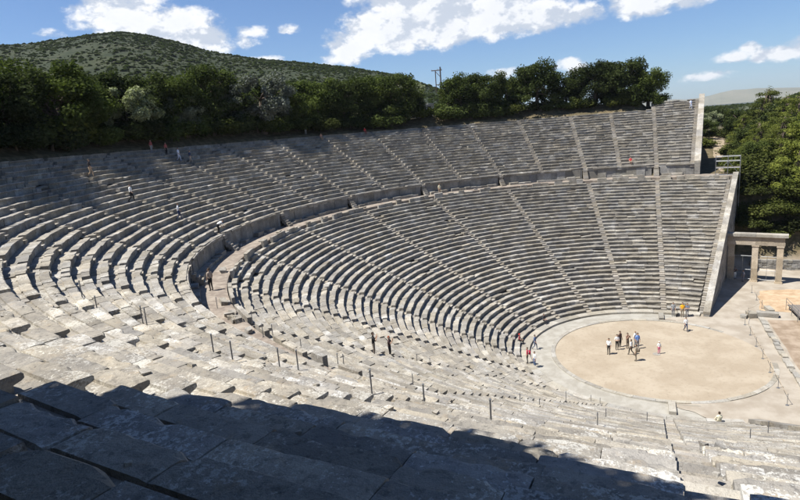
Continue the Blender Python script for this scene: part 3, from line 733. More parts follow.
def leaves(name, clumps, nleaf, size, seed, aspect=.6, mat=None, droop=0.):
    """leaf-sized faces spread through the clumps of one crown; clumps = (x, y, z, rx, rz, weight)"""
    r_ = np.random.default_rng(seed); C_ = np.array(clumps); w_ = C_[:, 5]*C_[:, 3]**2*1.0; w_ /= w_.sum(); idx = r_.choice(len(C_), nleaf, p=w_)
    d = r_.normal(size=(nleaf, 3)); d /= np.linalg.norm(d, axis=1)[:, None]; rr = r_.uniform(.0, 1, nleaf)**.42
    rr *= 1+.22*np.sin(d[:, 0]*5+idx)*np.cos(d[:, 1]*4+idx*2.)
    c = C_[idx]; P_ = c[:, :3]+d*rr[:, None]*np.stack([c[:, 3], c[:, 3], c[:, 4]], 1)
    nrm = d*.55+r_.normal(size=(nleaf, 3))*.65+np.array((0, 0, .35)); nrm /= np.linalg.norm(nrm, axis=1)[:, None]
    t = np.cross(nrm, r_.normal(size=(nleaf, 3))); t /= np.linalg.norm(t, axis=1)[:, None]; b = np.cross(nrm, t)
    s = size*r_.uniform(.6, 1.35, nleaf)[:, None]
    V = np.stack([P_-t*s, P_+b*s*aspect, P_+t*s, P_-b*s*aspect], 1).reshape(-1, 3)
    me = bpy.data.meshes.new(name); me.vertices.add(nleaf*4); me.vertices.foreach_set('co', V.astype(np.float32).ravel()); me.loops.add(nleaf*4); me.loops.foreach_set('vertex_index', np.arange(nleaf*4, dtype=np.int32))
    me.polygons.add(nleaf); me.polygons.foreach_set('loop_start', np.arange(0, nleaf*4, 4, dtype=np.int32)); me.polygons.foreach_set('loop_total', np.full(nleaf, 4, np.int32))
    ca = me.color_attributes.new('var', 'FLOAT_COLOR', 'CORNER'); cvv = r_.uniform(0, 1, len(C_))[idx]*.6+r_.uniform(0, .4, nleaf)
    arr = np.ones((nleaf*4, 4), np.float32); arr[:, 0] = np.repeat(cvv, 4); arr[:, 1] = np.repeat(r_.uniform(0, 1, nleaf), 4); ca.data.foreach_set('color', arr.ravel())
    me.update(); me.validate(); me.materials.append(mat); return me
def limbs(name, trunk, clumps, r0, seed, every=2):
    rd = random.Random(seed); mb = MB(); mb.tube(trunk, [r0*(1.25-1.12*i/(len(trunk)-1)) for i in range(len(trunk))], 9)
    for i, c in enumerate(clumps[::every]):
        a = Vector(trunk[rd.randint(max(1, len(trunk)//2), len(trunk)-1)]); e = Vector(c[:3]); mid = (a+e)/2+Vector((rd.uniform(-.3, .3), rd.uniform(-.3, .3), rd.uniform(-.1, .4)))
        mb.tube((a, mid, e), [r0*.34, r0*.18, r0*.05], 6)
    me = mb.mesh(name, True); me.materials.append(M_BARK); return me
def crown_clumps(kind, seed):
    rd = random.Random(seed); out = []
    if kind == 'oak':                                                # 8 m tall, bushy almost to the ground
        for _ in range(64):
            a = rd.uniform(0, 2*math.pi); v = rd.random(); z = .9+6.1*v; rr = 4.5*math.sqrt(max(.06, 1-((z-3.6)/4.3)**2))*rd.uniform(.4, 1.0)
            s = rd.uniform(.75, 1.5); out.append((rr*math.cos(a), rr*math.sin(a), z+rd.uniform(-.3, .5), s, s*.78, rd.uniform(.6, 1.2)))
        out.append((0, 0, 4.2, 3.2, 2.8, .35))
    elif kind == 'olive':
        for _ in range(34):
            a = rd.uniform(0, 2*math.pi); z = 2.4+4.6*rd.random(); rr = 3.5*math.sqrt(max(.05, 1-((z-4.7)/3.4)**2))*rd.uniform(.4, 1.05)
            s = rd.uniform(.6, 1.2); out.append((rr*math.cos(a), rr*math.sin(a), z, s, s*.9, rd.uniform(.5, 1.2)))
    elif kind == 'pine':                                             # 11 m tall, layered boughs
        for lv in range(9):
            z = 2.0+lv*1.02; n = 7-lv//2; R0 = 4.2*(1-(lv/9.6))**.75+.35
            for k in range(n):
                a = 2*math.pi*k/n+lv*.7+rd.uniform(-.4, .4)
                for f in (.45, .85, 1.05):
                    r_ = R0*f*rd.uniform(.8, 1.12); s = rd.uniform(.55, 1.0); out.append((r_*math.cos(a), r_*math.sin(a), z+.25*f*R0*.3+rd.uniform(-.3, .3), s, s*.5, rd.uniform(.6, 1.1)))
        out.append((0, 0, 11, .7, .9, .9))
    else:
        for _ in range(16):
            a = rd.uniform(0, 2*math.pi); rr = rd.uniform(.1, 1.5); s = rd.uniform(.45, .95); out.append((rr*math.cos(a), rr*math.sin(a), .5+rd.uniform(0, 1.3)*(1-rr/2.4), s, s*.8, 1))
    return out
PROTO = {}
for kind, n, nl, size, mat, r0, tr in (('oak', 3, 19000, .16, M_OAK, .34, ((0, 0, -.4), (.1, .05, 1.2), (-.05, .15, 2.6), (.1, .1, 4.4))), ('shade', 1, 34000, .2, M_OAK, .34, ((0, 0, -.4), (.1, .05, 1.2), (-.05, .15, 2.6), (.1, .1, 4.4))), ('olive', 2, 17000, .14, M_OLIVE, .36, ((0, 0, -.4), (.15, -.1, 1.1), (-.15, .1, 2.3), (0, .1, 4.2))),
                                      ('pine', 2, 14000, .17, M_PINE, .30, ((0, 0, -.5), (.05, .05, 4), (-.05, .1, 8), (0, .05, 11))), ('bush', 2, 3600, .11, M_BUSH, .08, ((0, 0, -.3), (.05, .02, .4), (0, .05, .9))), ('thicket', 2, 4200, .12, M_OAK, .08, ((0, 0, -.3), (.05, .02, .4), (0, .05, .9)))):
    for v in range(n):
        cl_ = crown_clumps('oak' if kind == 'shade' else kind, 11+v*5+len(kind)); PROTO[kind, v] = (leaves('crown', cl_, nl, size, 5+v, .30 if kind == 'pine' else .6, mat), limbs('trunk', tr, cl_, r0, v, 3))
SIZE = {'oak': 8.0, 'olive': 7.6, 'pine': 11.9, 'bush': 2.4, 'thicket': 2.4, 'shade': 8.0}
def tree(kind, v, x, y, h, wide, label, group, rz=None, name=None):
    e = empty(name or {'oak': 'evergreen_oak', 'shade': 'evergreen_oak', 'olive': 'olive_tree', 'pine': 'pine_tree', 'bush': 'shrub', 'thicket': 'shrub'}[kind], (x, y, hz(x, y)-.05), rng.uniform(0, 6.28) if rz is None else rz, label, 'shrub' if kind in ('bush', 'thicket') else 'tree', group)
    s = h/SIZE[kind]; e.scale = (s*wide, s*wide, s)
    for nm, me in zip(('crown', 'trunk'), PROTO[kind, v]):
        o = bpy.data.objects.new(nm, me); COL.objects.link(o); o.parent = e
GT = 'trees along the rim behind the top row'
ORD2 = ['first', 'second', 'third', 'fourth', 'fifth', 'sixth', 'seventh', 'eighth', 'ninth', 'tenth', 'eleventh', 'twelfth', 'thirteenth', 'fourteenth', 'fifteenth', 'sixteenth', 'seventeenth', 'eighteenth', 'nineteenth', 'twentieth', 'twenty-first', 'twenty-second', 'twenty-third', 'twenty-fourth']
RIM = [('oak', -13.1, 66.7, 8.7, 1.15, 'tall dark evergreen oak at the left edge of the rim'),
       ('oak', -19, 68, 8.0, 1.1, 'dark evergreen oak cut by the left picture edge, behind the shaded rows'),
       ('oak', -6.7, 71.7, 7.4, 1.1, 'dark evergreen oak second from the left edge, under the hill shoulder'),
       ('oak', .5, 76, 8.3, 1.1, 'evergreen oak standing back below the left slope of the hill'),
       ('olive', 7.4, 81.7, 8.0, 1.0, 'grey-green olive peeping between oaks, farthest left of the olives'),
       ('oak', .6, 70, 7.8, 1.15, 'bushy dark oak behind the standing visitors at upper left'),
       ('oak', 8.8, 73.5, 7.9, 1.1, 'rounded dark oak just left of the floodlight stand, below the summit'),
       ('oak', 8.7, 68.0, 7.4, 1.15, 'dense dark oak directly behind the left floodlight stand'),
       ('oak', 16.5, 70.1, 9.3, 1.1, 'tallest dark oak right of the left floodlight stand'),
       ('oak', 28.4, 74.8, 9.4, 1.0, 'oak standing back behind the big silver olive'),
       ('olive', 22.9, 62.6, 9.6, 1.1, 'big silvery olive tree, palest crown on the rim'),
       ('oak', 28.6, 63.6, 7.6, 1.1, 'dark oak just right of the big silvery olive'),
       ('olive', 43, 67.5, 7.4, 1.0, 'pale olive standing back between dark oaks, right of the big olive'),
       ('oak', 38.3, 61, 7.7, 1.1, 'dark oak midway between the big olive and the red-clad visitor'),
       ('oak', 40.7, 56.2, 8.1, 1.15, 'round oak behind the visitor in red on the top row'),
       ('oak', 50, 54.5, 8.8, 1.05, 'tall oak standing back, left of the right floodlight stand'),
       ('oak', 49.4, 49.6, 8.4, 1.1, 'full round oak behind the right floodlight stand'),
       ('olive', 60.7, 49, 6.5, .95, 'small grey olive just left of the utility pole'),
       ('oak', 51.2, 46.4, 4.7, 1.2, 'low dark oak at the gap left of the kiosk'),
       ('oak', 59.0, 36.9, 7.7, 1.15, 'broad oak right of the utility pole, leftmost of the right-hand grove'),
       ('oak', 61.6, 31.7, 7.8, 1.15, 'second broad oak right of the utility pole'),
       ('oak', 68.1, 29.1, 6.0, 1.1, 'lower oak standing back in the middle of the right-hand grove'),
       ('oak', 65.7, 21.7, 8.4, 1.15, 'tall round oak near the centre of the right-hand grove'),
       ('oak', 70, 16.4, 6.2, 1.15, 'low oak between the two tallest oaks of the right-hand grove'),
       ('oak', 69.3, 10.2, 8.0, 1.15, 'tall oak left of the pair beside the far upper corner'),
       ('oak', 69.2, 4.8, 8.2, 1.15, 'tallest wide oak beside the far upper corner of the seats'),
       ('oak', 69.2, -.4, 7.2, 1.05, 'rightmost oak of the grove, next to the far upper corner'),
       ('olive', -2.5, 66.5, 6.6, 1.15, 'silver-topped olive before the dark oaks at upper left'), ('olive', 7.6, 66.0, 5.4, 1.1, 'low silvery olive left of the floodlight stand'), ('olive', 20.5, 67.0, 6.4, 1.2, 'rounded silver olive left of the biggest olive'),
       ('bush', 52.5, 44.3, 3.2, 1.2, 'shrub on the bank left of the kiosk'), ('bush', -14.4, 64.8, 4.0, 1.4, 'dark shrub at the left edge under the tall oak'),
       ('bush', -3, 66.2, 3.6, 1.5, 'shrub behind the shaded upper rows at left'), ('bush', 14.5, 64.6, 3.4, 1.5, 'shrub right of the left floodlight stand'), ('bush', 33, 56.8, 3.2, 1.6, 'shrub on the bank below the middle oaks'),
       ('bush', 62.3, 26.6, 2.8, 1.6, 'shrub at the foot of the right-hand grove'), ('bush', 65.6, 13.2, 2.6, 1.6, 'shrub below the low oak of the right-hand grove'), ('bush', 66.2, 4.4, 2.4, 1.6, 'shrub below the tallest wide oak')]
for n, th_ in enumerate(np.linspace(-22, 62, 24)):
    if 46.5 < th_ < 51.5: continue
    x, y = pt(R_(th_+rng.uniform(-1, 1)), 66.4+rng.uniform(-.8, .8)); RIM.append(('thicket', x, y, rng.uniform(2.6, 3.8), rng.uniform(1.2, 1.5), ORD2[n]+' from the left of the dark thickets under the rim trees'))
for n, th_ in enumerate((64, 68, 72, 76, 80, 84, 87.5)):
    x, y = pt(R_(th_), 66.8); RIM.append(('thicket', x, y, rng.uniform(2.2, 3.2), 1.3, ORD2[n]+' from the left of the thickets under the right-hand grove'))
cnt = {}
for kind, x, y, h, w_, lb in RIM:
    th_, r_ = polar(x, y); k_ = (61.9+(r_-66)*.6 if r_ < 76 else r_-6)/r_; h *= rng.uniform(.95, 1.1); x, y = x*k_, y*k_
    cnt[kind] = cnt.get(kind, -1)+1; tree(kind, cnt[kind] % (3 if kind == 'oak' else 2), x, y, h, w_, lb, GT)
RGT = [('pine', 41.5, -21.8, 15, .95, 'large bright green pine at the right picture edge behind the gateway'), ('pine', 52, -22.4, 12, 1.0, 'tall pine behind the large bright one at the right edge'),
       ('pine', 61, -22.6, 11.6, 1.1, 'pine with crown topping the right-hand slope'), ('pine', 75.4, -22.4, 12.5, 1.1, 'pine on the crest of the right-hand slope'), ('oak', 64, -19.6, 7, 1.1, 'round oak on the slope right of the path'),
       ('pine', 57, -17.8, 7.5, 1.1, 'pine on the slope above the scaffold'), ('oak', 82, -20.0, 7.5, 1.2, 'dark oak beside the far bend of the path'), ('olive', 92, -24, 8, 1.2, 'olive beyond the far bend of the path'),
       ('oak', 118, -29, 7, 1.4, 'far oak at the end of the path'), ('pine', 70, -17.6, 8, 1.0, 'pine right beside the middle of the path'), ('pine', 47.5, -19.6, 9, 1.1, 'pine above the yellow-green shrubs'), ('pine', 44.0, -26.5, 12, 1.1, 'pine at the right edge behind the large bright one'),
       ('oak', 92, -12.5, 4.6, 1.3, 'low oak left of the far path, beside the end wall'), ('olive', 106, -14.5, 5.5, 1.3, 'grey olive closing the view along the path'), ('oak', 126, -19, 6.5, 1.4, 'farthest oak above the end of the path'), ('bush', 78, -11.2, 2.6, 1.8, 'shrub left of the path beside the high end wall'), ('bush', 68, -16.6, 3.0, 1.7, 'shrub right of the path below the slope oak'), ('bush', 99, -19.5, 3.4, 1.8, 'shrub at the right of the far path bend'),
       ('oak', 50.5, -17.3, 4.6, 1.3, 'low dark oak right of the scaffold'), ('bush', 46.5, -15.6, 3.6, 1.6, 'yellow-green shrub between scaffold and gateway'), ('bush', 42.5, -15.2, 3.4, 1.6, 'yellow-green shrub just above the gateway cornice'),
       ('bush', 43.5, -18.6, 3.8, 1.5, 'shrub under the large bright pine'), ('bush', 40.3, -18.0, 3.0, 1.5, 'shrub above the right half of the gateway'), ('bush', 49, -13.9, 2.4, 1.5, 'shrub at the edge of the path behind the scaffold'), ('oak', 47, -26, 9, 1.2, 'dark oak at the right edge below the pines'), ('oak', 68, -27, 11, 1.2, 'dark oak behind the pines on the right slope')]
for n, (x, y, h) in enumerate(((38.6, -13.6, 2.6), (39.6, -15.6, 3.0), (38.8, -19.8, 2.8), (37.9, -17.0, 2.2), (41.4, -13.7, 2.6), (44.6, -13.9, 2.8), (46.2, -17.4, 3.4), (41.8, -20.4, 3.2), (40.6, -23.8, 3.0), (53, -15.4, 3.0), (57.5, -15.2, 3.0), (63.5, -16.0, 2.8), (52, -19.5, 4))):
    RGT.append(('bush', x, y, h, 1.7, ['lowest', 'second lowest', 'third lowest', 'fourth lowest', 'fifth', 'sixth', 'seventh', 'eighth', 'ninth', 'tenth', 'eleventh', 'twelfth', 'highest'][n]+' of the shrubs filling the bank behind the gateway'))
for kind, x, y, h, w_, lb in RGT:
    cnt[kind] = cnt.get(kind, -1)+1; tree(kind, cnt[kind] % (3 if kind == 'oak' else 2), x, y, h, w_, lb, 'trees on the right-hand slope')
for x, y, h, w_, lb in ((-65.0, 17.0, 12, 1.0, 'oak on the near rim shading the closest rows, left'), (-63.6, 10.2, 16, .92, 'oak on the near rim shading the closest rows, right'), (-65.0, 1.0, 13, 1.05, 'oak on the near rim behind the closest rows'), (-67.5, 12.5, 14, 1.1, 'big oak standing back behind the near rim'), (-66.5, 21, 12, 1.1, 'oak standing back on the near rim, farther left'), (-62.8, 5.0, 12.2, 1.05, 'spreading oak right behind the photographer'), (-31.5, 57.0, 15, .75, 'tall oak just outside the left picture edge'), (-25.5, 60.5, 12, .85, 'tall dark oak cut by the left picture edge, shading the upper rows'), (-57, 24.5, 8.5, 1.1, 'oak farther along the near rim')):
    cnt['oak'] += 1; tree('shade' if x < -60 else 'oak', 0 if x < -60 else cnt['oak'] % 3, x, y, h, w_, lb, 'oaks on the near rim')

# far scrub on the hill: too many and too small to count
def scrub():
    r_ = np.random.default_rng(4); mb_v = []; mb_f = []; var = []
    ico = [(0, 0, 1)]+[(.89*math.cos(a), .89*math.sin(a), .45) for a in np.arange(5)*1.2566]+[(1.0*math.cos(a+.628), 1.0*math.sin(a+.628), -.1) for a in np.arange(5)*1.2566]
    fc = [(0, 1+i, 1+(i+1) % 5) for i in range(5)]+[(1+i, 6+i, 1+(i+1) % 5) for i in range(5)]+[(6+i, 6+(i+1) % 5, 1+(i+1) % 5) for i in range(5)]
    k = 0
    while k < 36000:
        a = R_(r_.uniform(-16, 64)); d = math.sqrt(r_.uniform(150**2, 660**2)); x, y = CAM[0]+d*math.cos(a), CAM[1]+d*math.sin(a)
        if a < R_(14) and d < 330 or nz(x*.014, y*.014, 9) + .7*nz(x*.05, y*.05, 5) < r_.uniform(-.95, .25): continue
        z = hz(x, y); s = min(1.9, .4+.75*r_.exponential(.6)); b = len(mb_v)
        for (u, v, w_) in ico: mb_v.append((x+s*u*r_.uniform(.7, 1.3), y+s*v*r_.uniform(.7, 1.3), z+s*.75*w_*r_.uniform(.7, 1.25)))
        q = (r_.uniform(), r_.uniform(), 0)
        for f in fc: mb_f.append(tuple(i+b for i in f)); var.append(q)
        k += 1
    me = bpy.data.meshes.new('hillside_scrub'); me.from_pydata(mb_v, [], mb_f)
    ca = me.color_attributes.new('var', 'FLOAT_COLOR', 'CORNER'); arr = np.ones((len(me.loops), 4), np.float32); arr[:, :3] = np.repeat(np.array(var), 3, 0); ca.data.foreach_set('color', arr.ravel())
    link('hillside_scrub', me, leaf_mat('hill_scrub_leaves', (.010, .016, .004), (.026, .034, .010), .1), label='low dark scrub dotted over the far hill', kind='stuff')
scrub()
# blue mountains beyond the plain
vs = []; fs = []; n = 90
for i in range(n+1):
    a = R_(-40+i*80/n); e = .75+.55*noise.fractal((i*.16, 3, 1), 1, 2, 4)
    for d, z in ((6000, -40), (7200, 24+7200*math.tan(R_(max(.15, e)))), (8600, -40)): vs.append((CAM[0]+d*math.cos(a), CAM[1]+d*math.sin(a), z))
for i in range(n):
    for j in (0, 1): fs.append((i*3+j, (i+1)*3+j, (i+1)*3+j+1, i*3+j+1))
me = bpy.data.meshes.new('far_mountains'); me.from_pydata(vs, [], fs); link('far_mountains', me, material('far_mountain_scrub', lambda g_: (g_.mix(g_.noise(pos(g_), .004, 6), (.08, .09, .05), (.2, .18, .13)), None, 0, 0)), kind='structure')

# ------------------------------------------------------------------ visitors
def pose(kind):
    """joints of a 1.7 m figure facing +Y: name -> (x, y, z, radius)"""
    J = dict(pelvis=(0, 0, .95, .145), waist=(0, .0, 1.08, .125), chest=(0, .0, 1.27, .15), neck0=(0, -.005, 1.42, .075), neck=(0, .0, 1.47, .052), jaw=(0, .03, 1.54, .072), head=(0, .015, 1.62, .092), crown=(0, .0, 1.69, .06))
    for s, n in ((-1, 'l'), (1, 'r')):
        J.update({n+'sho': (s*.17, 0, 1.385, .066), n+'elb': (s*.235, -.03, 1.12, .045), n+'wri': (s*.225, .07, .88, .032), n+'pal': (s*.215, .10, .80, .036), n+'fin': (s*.205, .12, .72, .018), n+'thu': (s*.185, .13, .80, .014),
                  n+'hip': (s*.085, 0, .88, .105), n+'kne': (s*.095, .025, .50, .062), n+'ank': (s*.10, -.02, .10, .045), n+'hee': (s*.10, -.04, .045, .042), n+'toe': (s*.115, .15, .035, .035)})
    def put(**k):
        for a, b in k.items(): J[a] = (*b, J[a][3])
    if kind == 'walk':
        put(lkne=(-.09, .16, .52), lank=(-.09, .20, .11), lhee=(-.09, .19, .05), ltoe=(-.1, .37, .045), rkne=(.09, .02, .48), rank=(.09, -.28, .17), rhee=(.09, -.33, .12), rtoe=(.1, -.17, .04), lelb=(-.23, -.14, 1.14), lwri=(-.22, -.10, .90), lpal=(-.22, -.07, .83), lfin=(-.215, -.04, .75), lthu=(-.19, -.03, .82), relb=(.23, .06, 1.13), rwri=(.21, .22, .95), rpal=(.2, .28, .89), rfin=(.19, .33, .83), rthu=(.165, .29, .9))
    if kind == 'camera':
        put(lelb=(-.24, .14, 1.15), lwri=(-.09, .27, 1.42), lpal=(-.06, .28, 1.5), lfin=(-.02, .26, 1.56), lthu=(-.05, .22, 1.49), relb=(.24, .14, 1.15), rwri=(.09, .27, 1.42), rpal=(.06, .28, 1.5), rfin=(.02, .26, 1.56), rthu=(.05, .22, 1.49))
    if kind == 'folded':
        put(lelb=(-.25, .0, 1.12), lwri=(-.05, .2, 1.14), lpal=(.03, .2, 1.15), lfin=(.10, .17, 1.16), lthu=(.02, .2, 1.2), relb=(.25, .0, 1.12), rwri=(.06, .22, 1.10), rpal=(-.02, .23, 1.10), rfin=(-.09, .2, 1.1), rthu=(0, .22, 1.15))
    if kind == 'sit':                                                # seat at z = 0, feet below
        for k in ('pelvis', 'waist', 'chest', 'neck0', 'neck', 'jaw', 'head', 'crown'): x, y, z, r = J[k]; J[k] = (x, y+.06*(z-.95), z-.84, r)
        for s, n in ((-1, 'l'), (1, 'r')):
            J.update({n+'sho': (s*.17, .03, .545, .066), n+'elb': (s*.24, .10, .30, .045), n+'wri': (s*.15, .31, .20, .032), n+'pal': (s*.12, .38, .18, .036), n+'fin': (s*.09, .45, .165, .018), n+'thu': (s*.08, .37, .21, .014),
                      n+'hip': (s*.09, .06, .10, .108), n+'kne': (s*.12, .46, .11, .064), n+'ank': (s*.12, .44, -.28, .045), n+'hee': (s*.12, .42, -.345, .042), n+'toe': (s*.13, .6, -.36, .035)})
    if kind == 'bend':
        put(pelvis=(0, -.1, .92), waist=(0, .04, 1.03), chest=(0, .24, 1.12), neck0=(0, .38, 1.16), neck=(0, .42, 1.16), jaw=(0, .49, 1.12), head=(0, .55, 1.15), crown=(0, .62, 1.17))
        for s, n in ((-1, 'l'), (1, 'r')):
            put(**{n+'sho': (s*.17, .33, 1.10), n+'elb': (s*.21, .40, .84), n+'wri': (s*.15, .48, .62), n+'pal': (s*.14, .5, .55), n+'fin': (s*.13, .52, .47), n+'thu': (s*.11, .53, .55), n+'hip': (s*.09, -.1, .87), n+'kne': (s*.1, .04, .49)})
    return J
EDGES = [('pelvis', 'waist'), ('waist', 'chest'), ('chest', 'neck0'), ('neck0', 'neck'), ('neck', 'jaw'), ('jaw', 'head'), ('head', 'crown')]
for n in 'lr': EDGES += [('chest', n+'sho'), (n+'sho', n+'elb'), (n+'elb', n+'wri'), (n+'wri', n+'pal'), (n+'pal', n+'fin'), (n+'pal', n+'thu'), ('pelvis', n+'hip'), (n+'hip', n+'kne'), (n+'kne', n+'ank'), (n+'ank', n+'hee'), (n+'hee', n+'toe')]
def zone(a, b, dress, sleeve):
    if a in ('neck', 'jaw', 'head') or b == 'neck': return 0
    if a[1:] in ('wri', 'pal'): return 0
    if a[1:] == 'elb': return 1 if sleeve else 0
    if a in ('waist', 'chest') or a[1:] == 'sho' or b == 'waist' and False: return 1
    if a == 'pelvis' and b == 'waist': return 1
    if a[1:] in ('hip',) or a == 'pelvis': return 2
    if a[1:] == 'kne': return 0 if dress else 2
    return 3
BODY = {}
def body_mesh(kind, dress=False, sleeve=False):
    key = (kind, dress, sleeve)
    if key in BODY: return BODY[key]
    J = pose(kind); names = list(J); me = bpy.data.meshes.new('body_rig'); me.from_pydata([J[n][:3] for n in names], [(names.index(a), names.index(b)) for a, b in EDGES], [])
    o = bpy.data.objects.new('body_rig', me); COL.objects.link(o); sk = o.modifiers.new('skin', 'SKIN'); sk.use_smooth_shade = True
    for i, n in enumerate(names):
        v = me.skin_vertices[0].data[i]; r = J[n][3]; v.radius = (r*1.18, r*.86) if n in ('pelvis', 'waist', 'chest') else (r, r); v.use_root = n == 'pelvis'
    o.modifiers.new('sub', 'SUBSURF').levels = 1
    dg = bpy.context.evaluated_depsgraph_get(); dg.update(); m2 = bpy.data.meshes.new_from_object(o.evaluated_get(dg)); m2.name = 'body'
    segs = [(np.array(J[a][:3]), np.array(J[b][:3]), zone(a, b, dress, sleeve), J[a][3]) for a, b in EDGES]; mi = []
    for p in m2.polygons:
        c = np.array(p.center); best = 9; z = 0
        for a, b, zn, r in segs:
            ab = b-a; t = min(1, max(0, (c-a)@ab/(ab@ab))); d = np.linalg.norm(c-a-ab*t)-r*.5
            if d < best: best, z = d, zn
        mi.append(z)
    m2.materials.clear()
    bpy.data.objects.remove(o); bpy.data.meshes.remove(me)
    for i in range(4): m2.materials.append(None)
    m2.polygons.foreach_set('material_index', mi); m2.polygons.foreach_set('use_smooth', [True]*len(mi)); m2.update()
    # hair shell and face
    hv = MB(); h = J['head']; cwn = Vector(J['crown'][:3])-Vector(J['head'][:3]); f = Vector((0, .10, 0)); vs = []; fs = []
    up = cwn.normalized(); side = Vector((1, 0, 0)); fr = side.cross(up)*-1
    if fr.dot(Vector((0, 1, .0))) < 0 and kind != 'bend': fr = -fr
    for i in range(6):
        ph = i/5*1.75
        for k in range(12):
            a = 2*math.pi*k/12; lim = ph*(.62 if math.sin(a) > .2 else 1.0)
            q = Vector(h[:3])+up*(.015+.115*math.cos(lim))+side*(.092*math.sin(lim)*math.cos(a))+fr*(.108*math.sin(lim)*math.sin(a)-.012); vs.append(q)
    for i in range(5):
        for k in range(12): fs.append((i*12+k, i*12+(k+1) % 12, (i+1)*12+(k+1) % 12, (i+1)*12+k))
    hv.add(vs, fs); hair = hv.mesh('hair', True)
    nv = MB(); c0 = Vector(h[:3])+fr*.085-up*.03; nv.tube((c0+up*.03, c0+fr*.025-up*.012, c0-up*.02), [.008, .016, .008], 6)
    for s in (-1, 1): nv.tube((Vector(h[:3])+side*s*.035+fr*.072+up*.005, Vector(h[:3])+side*s*.035+fr*.09+up*.005), .012, 6, mi=1)
    for s in (-1, 1): nv.tube((Vector(h[:3])+side*s*.082-up*.04, Vector(h[:3])+side*s*.10-up*.01, Vector(h[:3])+side*s*.088+up*.025), [.012, .02, .012], 6)
    nv.tube((c0-up*.052+side*.025-fr*.012, c0-up*.052-side*.025-fr*.012), .008, 6, mi=2)
    face = nv.mesh('face', True)
    BODY[key] = (m2, hair, face); return BODY[key]
def cloth(c): return plain('cloth_%d_%d_%d' % tuple(int(v*100) for v in c), c, .85)
SKIN = plain('skin', (.42, .27, .19), .6); EYE = plain('eye_dark', (.03, .02, .02), .4); LIP = plain('lips', (.33, .13, .11), .5)
WHITE, BLACK, NAVY, GREY, KHAKI, RED, YEL, BLUE, PINK, TAN, DENIM = (.75, .75, .73), (.02, .02, .022), (.03, .045, .10), (.28, .29, .30), (.30, .26, .18), (.50, .035, .03), (.75, .38, .02), (.16, .28, .60), (.65, .16, .28), (.45, .33, .22), (.10, .15, .27)
def person(x, y, z, face_deg, kind, top, leg, label, hair=(.04, .028, .02), h=1.7, dress=False, sleeve=False, hat=None, bag=None):
    e = empty('person', (x, y, z), R_(face_deg-90), label, 'person', 'visitors in the theatre'); e.scale = (h/1.74,)*3
    b, hr, fc = body_mesh(kind, dress, sleeve)
    o = bpy.data.objects.new('body', b); COL.objects.link(o); o.parent = e
    for i, m in enumerate((SKIN, cloth(top), cloth(leg), cloth((.06, .05, .045)))): o.material_slots[i].link = 'OBJECT'; o.material_slots[i].material = m
    for nm, me, ms in (('hair', hr, (cloth(hat or hair),)), ('face', fc, (SKIN, EYE, LIP))):
        if len(me.materials) == 0:
            for _ in ms: me.materials.append(None)
        q = bpy.data.objects.new('hat' if (hat and nm == 'hair') else nm, me); COL.objects.link(q); q.parent = e
        for i, m in enumerate(ms): q.material_slots[i].link = 'OBJECT'; q.material_slots[i].material = m
    if bag:
        mb = MB(); zc = 1.2 if kind != 'sit' else .36
        mb.tube(((0, -.15, zc-.22), (0, -.235, zc-.16), (0, -.245, zc+.05), (0, -.16, zc+.2)), [.08, .12, .12, .07], 10); k = mb.build('backpack', cloth(bag), e, smooth=True)
def row(r, upper):
    j = int((r-(U_R0 if upper else L_R0))/(U_D if upper else L_D)); return (U_Z0+j*U_H if upper else L_Z0+j*L_H)
def seat_at(th_deg, j, upper, frac=.2):
    """point on seat row j, facing the orchestra"""
    R = (U_R0+j*U_D if upper else L_R0+j*L_D)+frac; x, y = pt(R_(th_deg), R); return x, y, (U_Z0+j*U_H if upper else L_Z0+j*L_H)
def on_row(x, y, upper, foot=True):
    th, r = polar(x, y); j = int((r-(U_R0 if upper else L_R0))/(U_D if upper else L_D)); fr = .62 if foot else .2
    R = (U_R0+j*U_D if upper else L_R0+j*L_D)+fr; X, Y = pt(th, R); return X, Y, (U_Z0+j*U_H if upper else L_Z0+j*L_H)-(.055 if foot else 0.)
G0 = .02
person(-.97, 4.45, G0, 160, 'stand', WHITE, BLACK, 'person in white shirt and black trousers, leftmost standing on the orchestra floor', h=1.74)
person(.37, 3.7, G0, 200, 'folded', WHITE, BLACK, 'person in white top and dark trousers at the left of the orchestra group')
person(1.23, 3.43, G0, 230, 'stand', (.10, .06, .05), BLACK, 'person in dark brown top at the back left of the orchestra group', h=1.76)
person(.97, 2.7, G0, 220, 'camera', (.20, .12, .09), (.16, .13, .1), 'person in brown clothes in the middle of the orchestra group')
person(1.66, 1.98, G0, 240, 'stand', WHITE, GREY, 'person in white at the back right of the orchestra group', hair=(.3, .22, .14))
person(1.03, 1.75, G0, 210, 'stand', BLUE, (.25, .25, .28), 'person in bright blue shirt at the right of the orchestra group', h=1.75)
person(-.66, 2.36, G0, 60, 'walk', (.55, .55, .54), BLACK, 'person in pale top and dark trousers leaning in front of the orchestra group', h=1.66)
person(-2.06, 1.91, G0, 80, 'stand', (.25, .21, .16), (.3, .26, .2), 'person in khaki clothes seen from behind, nearest of the orchestra group', h=1.72, bag=(.18, .15, .12))
person(.12, -.22, G0, 200, 'stand', WHITE, PINK, 'small person in white top and pink trousers alone at the orchestra centre', h=1.32, hat=WHITE)
person(6.98, -3.14, G0, 200, 'walk', WHITE, NAVY, 'person in white shirt with dark bag crossing the far orchestra floor', h=1.62, bag=BLACK)
person(12.05, -2.2, -.06, 190, 'stand', GREY, (.2, .2, .22), 'person in grey at the foot of the far seats, left of the yellow shirt', h=1.72)
person(11.75, -3.15, .01, 185, 'stand', YEL, (.25, .2, .14), 'person in yellow-orange shirt at the foot of the far seats', h=1.76)
